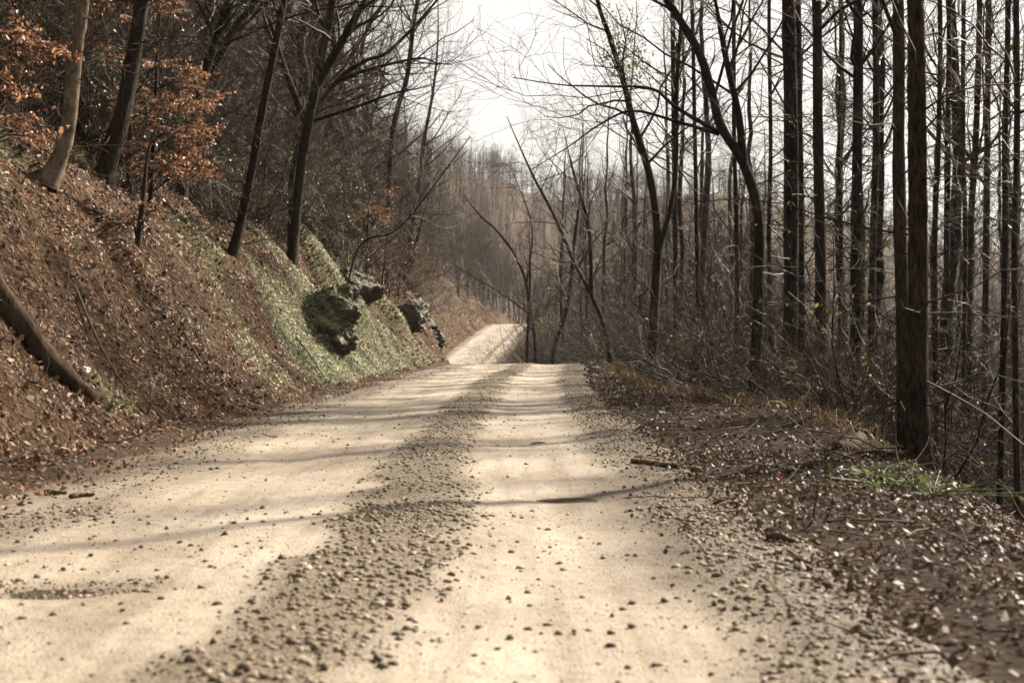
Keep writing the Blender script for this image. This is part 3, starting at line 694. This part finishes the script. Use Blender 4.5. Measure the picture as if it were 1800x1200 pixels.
rng = np.random.default_rng(31)
def pts_in(n, fx, fy, ok):
    o = []
    while len(o) < n:
        y = fy(); x = fx(y)
        if ok(x, y): o.append((x, y))
    o = np.array(o); return np.column_stack([o, G(o[:, 0], o[:, 1])])
right = pts_in(700, lambda y: cx(y) + 3.6 + np.interp(y, [0, 12, 19, 30], [1.2, 2.2, 2.6, .9]) + 22 * rng.random() ** 1.4, lambda: 21 + 100 * rng.random() ** 1.3, lambda x, y: inview(x, y))
left = pts_in(900, lambda y: cx(y) - 6.6 - 34 * rng.random() ** 1.5, lambda: 17 + 110 * rng.random() ** 1.2, lambda x, y: inview(x, y) and not (y < 27 and x > -7.5))
left3 = pts_in(190, lambda y: cx(y) - 5.7 - 4.5 * rng.random(), lambda: rng.uniform(21, 64), lambda x, y: inview(x, y))
left2 = pts_in(130, lambda y: cx(y) - 4.6 - 3 * rng.random(), lambda: rng.uniform(44, 100), lambda x, y: True)
farr = pts_in(420, lambda y: cx(y) + rng.choice([-1, 1]) * (5.2 + 26 * rng.random() ** 1.3), lambda: rng.uniform(62, 300), lambda x, y: inview(x, y))
thick = pts_in(330, lambda y: cx(y) + 5 + 18 * rng.random(), lambda: rng.uniform(34, 100), lambda x, y: inview(x, y))
crest = pts_in(90, lambda y: cx(y) + 4.4 + 9 * rng.random(), lambda: rng.uniform(46, 110), lambda x, y: True)
offr = pts_in(110, lambda y: cx(y) + 6 + 18 * rng.random(), lambda: rng.uniform(-4, 30), lambda x, y: x > .44 * y + 5.5)
mass('undergrowth', [shrub_proto(1, 2.6), shrub_proto(2, 3.4), shrub_proto(3, 2.2, ('browndry', 300)), shrub_proto(4, 3.8, ('browndry', 90)), shrub_proto(5, 2.0, ('browndry', 160)), shrub_proto(6, 5.2), shrub_proto(7, 4.6)], np.concatenate([right, left, left3, left2, farr, offr, crest, thick]), (.6, 1.35),
     'tangle of bare brown brush filling the woods on both sides', 'undergrowth', 5, .08)
laurel = pts_in(170, lambda y: cx(y) - 5.6 - 7 * rng.random(), lambda: rng.uniform(23, 62), lambda x, y: inview(x, y))
young = np.concatenate([pts_in(230, lambda y: cx(y) - 6.5 - 26 * rng.random(), lambda: rng.uniform(28, 115), lambda x, y: inview(x, y)),
                        pts_in(200, lambda y: cx(y) + 6 + .03 * y + 18 * rng.random(), lambda: rng.uniform(42, 125), lambda x, y: inview(x, y))])
mass('young_growth', [shrub_proto(21, 6.0), shrub_proto(22, 7.0), shrub_proto(23, 5.2)], young, (.75, 1.2), 'dense young growth of thin bare stems between the bigger trees', 'undergrowth', 9, .07)
verge = pts_in(50, lambda y: .42 * y + 2.8 + 2.5 * rng.random(), lambda: rng.uniform(3.5, 16), lambda x, y: True)  # unseen shrubs added right of the frame to shade the verge
mass('laurel_thicket', [shrub_proto(11, 1.6, ('evergreen', 900)), shrub_proto(12, 2.0, ('evergreen', 1100)), shrub_proto(13, 1.3, ('evergreen', 700))], np.concatenate([laurel, verge]), (.7, 1.3),
     'dark evergreen laurel thicket along the bank top and, added out of view, shading the verge', 'undergrowth', 8, .1)
farw = [pts_in(2600, lambda y: rng.uniform(-.42, .1) * y, lambda: 120 + 720 * rng.random(), lambda x, y: x < cx(y) - 25 or y > 330)]
farw += [pts_in(1600, lambda y: rng.uniform(-.1, .44) * y, lambda: 300 + 480 * rng.random(), lambda x, y: abs(x - cx(y)) > 8 and H(x, y) > -4)]
farw += [pts_in(650, lambda y: rng.uniform(.06, .46) * y, lambda: rng.uniform(130, 420), lambda x, y: H(x, y) > -4.3 and x > 14)]
mass('far_forest', [far_proto(k) for k in range(1, 6)], np.concatenate(farw), (.8, 1.25), 'hazy bare forest covering the far hills', 'forest', 6, .05)

# ------------------------------------------------------------------ leaf litter, moss, grass
def surf_normals(x, y, e=.08):
    dx = (G(x + e, y) - G(x - e, y)) / (2 * e); dy = (G(x, y + e) - G(x, y - e)) / (2 * e)
    return nrm(np.column_stack([-dx, -dy, np.ones_like(dx)]))
def litter(xy, size, seed, rough=.75):
    rng = np.random.default_rng(seed); x, y = xy[:, 0], xy[:, 1]
    nn = nrm(surf_normals(x, y) + rng.normal(size=(len(x), 3)) * rough)
    d = rng.normal(size=(len(x), 3)); d = nrm(d - (d * nn).sum(1, keepdims=True) * nn)
    p = np.column_stack([x, y, G(x, y) + rng.uniform(.004, .035, len(x))])
    return leaves_at(rng, p, d, size, up=nn)
rng = np.random.default_rng(41)
def band(n, y0, y1, u0, u1, pw=1.0, upw=1.0):
    y = y0 + (y1 - y0) * rng.random(n) ** pw; u = u0 + (u1 - u0) * rng.random(n) ** upw
    return np.column_stack([cx(y) + u, y])
LIT = [(band(41000, 8, 22, -2.6, -8.5, 1.0, .9), (.03, .105)), (band(42000, 20, 42, -2.6, -10, 1.0, .9), (.04, .125)), (band(18000, 40, 75, -2.7, -9), (.08, .17)),
       (band(4200, 7, 40, -2.05, -2.8, 1.2), (.03, .07)), (band(9000, 75, 250, -4.2, -10), (.2, .4)),
       (band(24000, 3.2, 13, 2.35, 6.0, 1.0, .85), (.022, .06)), (band(14000, 12, 32, 2.5, 7.5), (.035, .075)), (band(3500, 30, 60, 2.5, 8), (.07, .14)),
       (band(2200, 3.5, 25, 1.7, 2.6, 1.0, .5), (.02, .05)), (band(8000, 10, 60, 6, 24), (.09, .2))]
VV = []; FF = []; TT = []; o = 0
for k, (xy, sz) in enumerate(LIT):
    mk = moss_amt(xy[:, 0], xy[:, 1]); xy = xy[rng.random(len(xy)) > mk * .93]; xy = xy[rng.random(len(xy)) < 1.0 + .55 * noise(xy[:, 0], xy[:, 1], .9, 97, 2)]
    pat = .5 + .5 * noise(xy[:, 0], xy[:, 1], 2.2, 95, 2)
    V, F, t = litter(xy, sz, 300 + k); t = np.clip(t * .75 + np.repeat(pat, 5) * .35 - .05, 0, 1) * (.4 if k in (5, 6, 7, 8) else 1)  # verge leaves darker: wet, with the wood's shade painted into the tint
    VV.append(V); FF.append(F + o); TT.append(t); o += len(V)
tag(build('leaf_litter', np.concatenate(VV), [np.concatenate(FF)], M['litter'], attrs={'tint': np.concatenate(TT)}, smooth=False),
    'fallen brown and russet leaves covering the bank and the road shoulder', 'leaves', kind='stuff')
xy = band(120000, 23, 53, -2.7, -7.5); xy = xy[rng.random(len(xy)) < moss_amt(xy[:, 0], xy[:, 1])][:36000]
xy2 = band(30000, 9, 26, -2.9, -7); xy2 = xy2[rng.random(len(xy2)) < .6 * moss_amt(xy2[:, 0], xy2[:, 1])][:5000]
V, F, t = litter(np.concatenate([xy, xy2]), (.04, .095), 330, .8)
tag(build('moss', V, [F], M['moss'], attrs={'tint': t}, smooth=False), 'pale green moss and low plants spread over the bank', 'moss', kind='stuff')
txy = np.concatenate([band(1500, 8, 45, -2.7, -8), band(500, 4, 30, 2.4, 5)]); nt_ = len(txy)
b = np.column_stack([txy, G(txy[:, 0], txy[:, 1]) + .02]); nn = surf_normals(txy[:, 0], txy[:, 1]); d = rng.normal(size=(nt_, 3)); d = nrm(d - (d * nn).sum(1, keepdims=True) * nn * .85)
L = rng.uniform(.15, .9, nt_)[:, None] / 4; P = np.empty((nt_, 5, 3)); P[:, 0] = b
for k in range(1, 5): d = nrm(d + rng.normal(size=(nt_, 3)) * .18); P[:, k] = P[:, k - 1] + d * L
V, F = tubes(P, rng.uniform(.003, .009, nt_)[:, None] * np.linspace(1, .5, 5)[None], 4)
tag(build('twig_litter', V, [F], M['stick']), 'small fallen twigs strewn over the leaf litter', 'twigs', kind='stuff')
def blades(xy, h, seed, spread_=.45):
    rng = np.random.default_rng(seed); n = len(xy); b = np.column_stack([xy, G(xy[:, 0], xy[:, 1]) - .01])
    d = rng.normal(size=(n, 3)) * spread_; d[:, 2] = 1; d = nrm(d); L = rng.uniform(h[0], h[1], n)[:, None]; q = nrm(np.cross(d, rng.normal(size=(n, 3)))) * .004 * (1 + xy[:, 1:2] * .04)
    tip = b + d * L + np.array([0, 0, -1]) * L * .25 + d * [1, 1, 0] * L * .4; m_ = b + d * L * .55
    V = np.stack([b - q, b + q, m_ + q * .8, m_ - q * .8, tip], 1).reshape(-1, 3); o = np.arange(n)[:, None] * 5
    return V, [o + [0, 1, 2, 3], o + [3, 2, 4]], np.repeat(rng.uniform(0, 1, n), 5)
def tufts(c, per, sd):
    return np.concatenate([c + rng.normal(size=c.shape) * sd for _ in range(per)])
ye = rng.uniform(13, 60, 110); ce = np.column_stack([cx(ye) + 2.5 + np.interp(ye, [0, 7, 12, 19, 29, 40, 55], [1.0, 1.2, 2.1, 2.6, 1.5, 1.1, 1.4]) + rng.normal(size=110) * .25, ye])
yl = rng.uniform(9, 60, 150); cl = np.column_stack([cx(yl) - 3.0 - 3.5 * rng.random(150), yl])
yf = rng.uniform(95, 260, 300); cf = np.column_stack([cx(yf) + rng.choice([-1, 1], 300) * rng.uniform(4.1, 6.5, 300), yf])
V1, F1, t1 = blades(tufts(ce, 30, .13), (.12, .4), 1); V2, F2, t2 = blades(tufts(cl, 26, .12), (.08, .25), 2); V3, F3, t3 = blades(tufts(cf, 25, .3), (.3, .8), 3)
V = np.concatenate([V1, V2, V3]); o1, o2 = len(V1), len(V1) + len(V2)
tag(build('grass', V, [np.concatenate([F1[k], F2[k] + o1, F3[k] + o2]) for k in (0, 1)], M['grass'], attrs={'tint': np.concatenate([t1, t2, t3])}, smooth=False),
    'dry tan grass tufts along the road shoulder and bank', 'grass', kind='stuff')

# ------------------------------------------------------------------ gravel
PHI = (1 + 5 ** .5) / 2
ICO = nrm(np.array([(-1, PHI, 0), (1, PHI, 0), (-1, -PHI, 0), (1, -PHI, 0), (0, -1, PHI), (0, 1, PHI), (0, -1, -PHI), (0, 1, -PHI), (PHI, 0, -1), (PHI, 0, 1), (-PHI, 0, -1), (-PHI, 0, 1)]))
ICF = np.array([(0, 11, 5), (0, 5, 1), (0, 1, 7), (0, 7, 10), (0, 10, 11), (1, 5, 9), (5, 11, 4), (11, 10, 2), (10, 7, 6), (7, 1, 8), (3, 9, 4), (3, 4, 2), (3, 2, 6), (3, 6, 8), (3, 8, 9), (4, 9, 5), (2, 4, 11), (6, 2, 10), (8, 6, 7), (9, 8, 1)])
OCT = np.array([(1, 0, 0), (-1, 0, 0), (0, 1, 0), (0, -1, 0), (0, 0, 1), (0, 0, -1)], float)
OCF = np.array([(0, 2, 4), (2, 1, 4), (1, 3, 4), (3, 0, 4), (2, 0, 5), (1, 2, 5), (3, 1, 5), (0, 3, 5)])
def stones(xy, size, seed, sink=.3, lo=False):
    rng = np.random.default_rng(seed); n = len(xy); B, BF = (OCT, OCF) if lo else (ICO, ICF); nb = len(B)
    s = size[0] + (size[1] - size[0]) * rng.random(n) ** 4
    sc = s[:, None] * rng.uniform(.55, 1.3, (n, 3)) * [1, 1, .62]
    V = B[None] * (1 + rng.normal(size=(n, nb, 1)) * .22) * sc[:, None] * .5
    a = rng.uniform(0, 6.28, n); c, s_ = np.cos(a)[:, None], np.sin(a)[:, None]
    V = np.stack([V[..., 0] * c - V[..., 1] * s_, V[..., 0] * s_ + V[..., 1] * c, V[..., 2]], -1)
    V += np.column_stack([xy, G(xy[:, 0], xy[:, 1]) + sc[:, 2] * (.5 - sink)])[:, None]
    F = (BF[None] + (np.arange(n) * nb)[:, None, None]).reshape(-1, 3)
    return V.reshape(-1, 3), F, np.repeat(np.clip(rng.normal(.5, .22, n), 0, 1), nb)
rng = np.random.default_rng(51)
def by_gravel(xy, base=0.):
    return xy[rng.random(len(xy)) < np.maximum(gravel(xy[:, 0], xy[:, 1]), base)]
ST = [(by_gravel(band(38000, 3.3, 9, -2.4, 2.6), .05), (.007, .044)), (by_gravel(band(34000, 8, 20, -2.4, 2.6), .04), (.011, .046)), (by_gravel(band(14000, 19, 45, -2.4, 2.6), .03), (.022, .055)),
      (by_gravel(band(4000, 44, 62, -2.4, 2.6), .04), (.03, .07)), (band(12000, 3.3, 26, -2.5, 2.7, 1.6), (.005, .016)),
      (band(420, 6.0, 6.4, -1.3, -.45), (.01, .03))]
VV = []; FF = []; TT = []; o = 0
for k, (xy, sz) in enumerate(ST):
    V, F, t = stones(xy, sz, 400 + k, .36, k not in (0, 5)); VV.append(V); FF.append(F + o); TT.append(t); o += len(V)
tag(build('gravel', np.concatenate(VV), [np.concatenate(FF)], M['stone'], attrs={'tint': np.concatenate(TT)}, smooth=False), 'loose grey-brown gravel lying in windrows between the wheel tracks', 'gravel', kind='stuff')

# single stones that stand out on the packed wheel tracks
def on_road(x, y):
    d = CAM_H * F_PX / (y - HOR); return (x - 900) / F_PX * d, d
spots = [(38, 878, 16), (160, 960, 12), (112, 983, 14), (65, 995, 12), (435, 907, 10), (395, 932, 14), (335, 1173, 30), (375, 1132, 22), (412, 1146, 16), (430, 1192, 30), (567, 1112, 26), (570, 1180, 24), (600, 1025, 22), (525, 1023, 20), (1110, 1080, 20), (1075, 1090, 14),
         (1072, 1112, 18), (1205, 1082, 16), (1168, 1038, 16), (1215, 992, 12), (1010, 1090, 12), (932, 1040, 14), (1152, 1143, 16), (1060, 965, 10), (985, 970, 10), (1250, 1165, 20), (200, 908, 12), (1010, 1085, 12), (840, 1082, 16), (760, 950, 12), (1370, 995, 14), (1525, 1115, 20), (1560, 1145, 24), (1390, 1165, 18)]
for k, (x, y, wpx) in enumerate(spots):
    X, D = on_road(x, y); s = wpx / F_PX * D
    V, F, t = stones(np.array([[0., 0.]]), (s, s), 500 + k); V = V - V.mean(0)
    ob = build('stone', V, [F], M['stone'], attrs={'tint': t * .6}, smooth=False); ob.location = (X, D, float(RD(np.array([X]), np.array([D]))[0]) + s * .2)
    side = 'left wheel track' if x < 560 else 'central gravel ridge' if x < 800 else 'right wheel track' if x < 1300 else 'right gravel ridge'
    tag(ob, 'loose brown stone lying on the %s of the road' % side, 'stone', 'single stones on the ' + side)

# ------------------------------------------------------------------ boulder, ledges, logs, sticks
def rock(name, c, size, seed, label, rotz=0, sub=5, amp=.42, cat='rock', mt='rock'):
    import bmesh
    bm = bmesh.new(); bmesh.ops.create_icosphere(bm, subdivisions=sub, radius=1); rng = np.random.default_rng(seed)
    P = np.array([v.co[:] for v in bm.verts]); o = rng.uniform(0, 50, 3)
    pl = nrm(rng.normal(size=(18, 3))); cut = rng.uniform(.55, .88, 18)
    for k in range(18):                                  # broken facets
        dd = P @ pl[k]; P = P - np.maximum(dd - cut[k], 0)[:, None] * pl[k] * .9
    nz = noise(P[:, 0] * 2 + o[0], P[:, 1] * 2 + P[:, 2] * 1.3 + o[1], .9, seed, 3) + noise(P[:, 2] * 2.5 + o[2], P[:, 0] * 1.5 - P[:, 1], .7, seed + 5, 3)
    nz = nz * .6 + .35 * noise(P[:, 0] * 9 - P[:, 1] * 3, P[:, 2] * 9 + P[:, 1] * 4, .5, seed + 11, 2) + .55 * noise(P[:, 0] * 6 + P[:, 2] * 2, P[:, 1] * 6 - P[:, 2] * 5, .8, seed + 9, 3)
    P = P * (1 + amp * .35 * nz[:, None]) * np.array(size) * 1.15
    for v, p in zip(bm.verts, P): v.co = p
    me = bpy.data.meshes.new(name); bm.to_mesh(me); bm.free(); me.materials.append(M[mt])
    ob = bpy.data.objects.new(name, me); S.collection.objects.link(ob); ob.location = c; ob.rotation_euler = (0, 0, rotz)
    return tag(ob, label, cat)
def bank_point(x, d, up=0.):
    X = (x - 900) / F_PX * d; return (X, d, float(G(X, d)) + up)
def moss_on(ob, n, seed, lim=.25):
    rng = np.random.default_rng(seed); me = ob.data; k = len(me.polygons); c = np.empty(k * 3); nn = np.empty(k * 3)
    me.polygons.foreach_get('center', c); me.polygons.foreach_get('normal', nn); c = c.reshape(-1, 3); nn = nn.reshape(-1, 3)
    w_ = np.clip(nn[:, 2] - lim + .35 * noise(c[:, 0], c[:, 1] + c[:, 2], .5, seed, 2), 0, 1); w_ /= w_.sum(); pick = rng.choice(k, n, p=w_)
    up = nrm(nn[pick] + rng.normal(size=(n, 3)) * .7); d = rng.normal(size=(n, 3)); d = nrm(d - (d * up).sum(1, keepdims=True) * up)
    V, F, t = leaves_at(rng, c[pick] + nn[pick] * rng.uniform(0, .04, n)[:, None] + rng.normal(size=(n, 3)) * .03, d, (.03, .08), up=up)
    return V, F, t
for nm, c, sz, sd, lb, rz, mt_, mm in (
        ('boulder', (-4.5, 33.9, 1.42), (1.05, 1.0, .88), 3, 'big mossy boulder with a shadowed face jutting from the bank', .3, 'rock', 'moss'),
        ('rock_ledge', (-4.75, 43.4, 2.45), (.95, 1.1, .75), 8, 'dark undercut rock ledge above and beyond the mossy boulder', .5, 'ledge', 'litter'),
        ('rock_ledge', (-3.9, 51.3, 1.7), (.85, 1.3, .75), 9, 'dark rock ledge lower on the bank, between boulder and far road', .1, 'ledge', 'litter'),
        ('rock_ledge', (-3.4, 58.1, .85), (.8, 1.2, .7), 12, 'small farthest dark ledge at the foot of the bank near the crest', .1, 'ledge', 'litter')):
    ob = rock(nm, c, sz, sd, lb, rz, mt=mt_)
    V, F, t = moss_on(ob, 2600 if mm == 'moss' else 900, sd); build('moss_cover' if mm == 'moss' else 'leaf_cover', V, [F], M[mm], ob, attrs={'tint': t if mm == 'moss' else t * .5}, smooth=False)
rock('rock', (*on_road(148, 722), 0), (.05, .06, .05), 15, 'small white stone at the foot of the leaning log', 0, 3)
o_ = bpy.data.objects['rock']; o_.location = bank_point(150, 14.9, .06); o_.data.materials.clear()
m, n, l, bs = mat('white_stone'); bs.inputs['Base Color'].default_value = (.6, .58, .54, 1); bs.inputs['Roughness'].default_value = .7; o_.data.materials.append(m)

def stick(name, pts, r, label, mt='stick', sides=9, cat='stick', seed=0, forks=()):
    rng = np.random.default_rng(seed + 900); p = np.array(pts, float); base = p[0].copy(); C = catmull(p - base, 18)
    C[1:-1] += rng.normal(size=(16, 3)) * r[0] * .12
    rad = np.linspace(r[0], r[1], 18) * (1 + .07 * rng.normal(size=18)); V, F = tubes(C[None], rad[None], sides, .06, rng)
    n0 = len(V); V = np.vstack([V, C[0], C[-1]]); k = np.arange(sides); e0 = np.column_stack([(k + 1) % sides, k, np.full(sides, n0)]); q = n0 - sides
    e1 = np.column_stack([q + k, q + (k + 1) % sides, np.full(sides, n0 + 1)])
    parts = [(V, F), (np.zeros((0, 3)), np.zeros((0, 4), int))]
    ob = build(name, V, [F, np.concatenate([e0, e1])], M[mt]); ob.location = base
    for f in forks:
        Cf = catmull(np.array(f, float) - base, 8); v, ff = tubes(Cf[None], np.linspace(r[0] * .8, r[1] * .5, 8)[None], 5); build('fork', v, [ff], M[mt], ob)
    return tag(ob, label, cat)
def rp(x, y, up=0.):
    X, D = on_road(x, y); return np.array([X, D, float(G(np.array([X]), np.array([D]))[0]) + up])
stick('stick', [rp(1112, 812, .02), rp(1150, 816, .022), rp(1192, 820, .02)], (.022, .018), 'longest dark stick lying crosswise at the right edge of the gravel', seed=1)
stick('stick', [rp(1256, 878, .018), rp(1280, 880, .02), rp(1300, 881, .015)], (.018, .015), 'shorter dark stick near the leafy shoulder, below the longest stick', seed=2)
stick('bark_chunk', [rp(1350, 945, .02), rp(1372, 949, .03), rp(1396, 953, .015)], (.024, .014), 'broken chunk of dark bark on the right gravel ridge', seed=3, cat='bark')
stick('stick', [rp(80, 860, .015), rp(97, 861, .02), rp(116, 862, .012)], (.02, .012), 'dark blunt stick at the left edge of the road', seed=4)
stick('stick', [rp(124, 870, .015), rp(145, 868, .016), rp(165, 867, .012)], (.017, .012), 'pale brown stick just right of the dark blunt stick', seed=5)
b = rp(1150, 795, .01)
stick('forked_twig', [b, b + [-.05, 0, .06], b + [-.10, .02, .14]], (.005, .003), 'little forked twig standing up from the gravel behind the longest stick', seed=6, forks=[[b, b + [.05, 0, .06], b + [.09, 0, .17]]], cat='twig')
stick('bark_chunk', [rp(1218, 826, .02), rp(1225, 828, .035), rp(1232, 828, .02)], (.025, .02), 'small black lump of bark beside the longest stick', seed=7, cat='bark')
stick('stick', [rp(1385, 968, .012), rp(1420, 985, .014), rp(1450, 975, .01), rp(1500, 965, .02)], (.008, .006), 'long thin pale twig in the leaves beside the right gravel ridge', seed=8)
# logs
a = np.array(bank_point(165, 14.4, .03)); b = np.array(bank_point(75, 14.3, .10)); c = np.array(bank_point(-15, 14.2, .14)); e = np.array(bank_point(-120, 14.1, .12))
stick('fallen_log', [a, b, c, e], (.10, .15), 'thick rotten log lying down the leafy bank at the left edge', 'log', 14, 'log', 9)
stick('fallen_log', [rp(1470, 782, .05), rp(1492, 776, .07), rp(1512, 768, .06)], (.06, .07), 'short stub of log on the shoulder edge left of the largest trunk', 'log', 12, 'log', 10)
stick('fallen_log', [rp(1508, 792, .03), rp(1550, 797, .04), rp(1590, 803, .03)], (.035, .05), 'low dark log lying against the foot of the largest trunk', 'log', 12, 'log', 11)
for k, (x0, d0, x1, d1) in enumerate([(130, 17, 250, 15.6), (300, 21, 390, 19.5), (520, 30, 575, 28.5)]):
    p0 = np.array(bank_point(x0, d0, .10)); p1 = np.array(bank_point(x1, d1, .06)); pm = (p0 + p1) / 2; pm[2] = float(G(pm[0], pm[1])) + .12
    stick('fallen_branch', [p0, pm, p1], (.018, .008), ['thin fallen branch on the leafy bank above the rotten log', 'fallen branch lying downhill on the middle of the leafy bank', 'fallen branch resting on moss just before the boulder'][k], 'stick', 7, 'branch', 20 + k)

# small green plants
def plant(c, n, size, label, seed, spread_=.1, mt='green'):
    rng = np.random.default_rng(seed); p = rng.normal(size=(n, 3)) * [spread_, spread_, .03] + [0, 0, .07]
    V, F, t = leaves_at(rng, p, nrm(rng.normal(size=(n, 3)) * [1, 1, .4] + [0, 0, .35]), size)
    ob = empty('plant', c, label, 'plant'); build('foliage', V, [F], M[mt], ob, attrs={'tint': .1 + .7 * t}, smooth=False)
    st = np.zeros((n, 3, 3)); st[:, 2] = p; st[:, 1] = p * [.4, .4, .6]; v, f = tubes(st, np.full((n, 3), .003), 3); build('stem', v, [f], M[mt], ob, attrs={'tint': np.full(len(v), .4)})
plant(bank_point(200, 14.9), 30, (.04, .08), 'bright green little plant at the foot of the left bank', 1)
plant(bank_point(78, 18.2), 26, (.04, .09), 'yellow-green sprig high on the leafy bank', 2)
plant(bank_point(135, 18.6), 18, (.04, .08), 'lone yellow-green sprig on the upper bank below the pale trunk', 3, .07)
for k, (x, y, lb) in enumerate([(1540, 825, 'low green plants in front of the largest trunk'), (1640, 858, 'green plant patch right below the largest trunk'), (1565, 838, 'small green plant between the two patches by the largest trunk'), (1090, 662, 'green tuft on the right shoulder near the crest')]):
    plant(rp(x, y), 60, (.03, .075), lb, 10 + k, .22)
X, D = on_road(1371, 851)
V, F, t = leaves_at(np.random.default_rng(3), np.zeros((1, 3)), np.array([[.3, .1, .9]]), (.09, .09))
m, n, l, bs = mat('orange_leaf'); bs.inputs['Base Color'].default_value = (.55, .14, .05, 1)
ob = build('leaf', V, [F], m, smooth=False); ob.location = (X, D, float(G(np.array([X]), np.array([D]))[0]) + .005); tag(ob, 'single bright orange leaf upright on the right shoulder', 'leaf')

# ------------------------------------------------------------------ haze over the valley
def haze(x0, x1, y0, y1, z0, z1, dens):
    V = np.array([(x, y, z) for x in (x0, x1) for y in (y0, y1) for z in (z0, z1)], float)
    F = np.array([(0, 1, 3, 2), (4, 6, 7, 5), (0, 4, 5, 1), (2, 3, 7, 6), (0, 2, 6, 4), (1, 5, 7, 3)])
    m = bpy.data.materials.new('haze'); m.use_nodes = True; n = m.node_tree.nodes; n.remove(n['Principled BSDF'])
    pv = n.new('ShaderNodeVolumePrincipled'); pv.inputs['Density'].default_value = dens; pv.inputs['Color'].default_value = (.93, .92, .90, 1); pv.inputs['Anisotropy'].default_value = .3
    m.node_tree.links.new(pv.outputs[0], n['Material Output'].inputs['Volume'])
    tag(build('haze', V, [F], m, smooth=False), 'thin pale haze filling the valley', 'haze', kind='stuff')
USE_HAZE = True
if USE_HAZE: haze(-900, 900, -160, 1180, -9, 230, .0001)
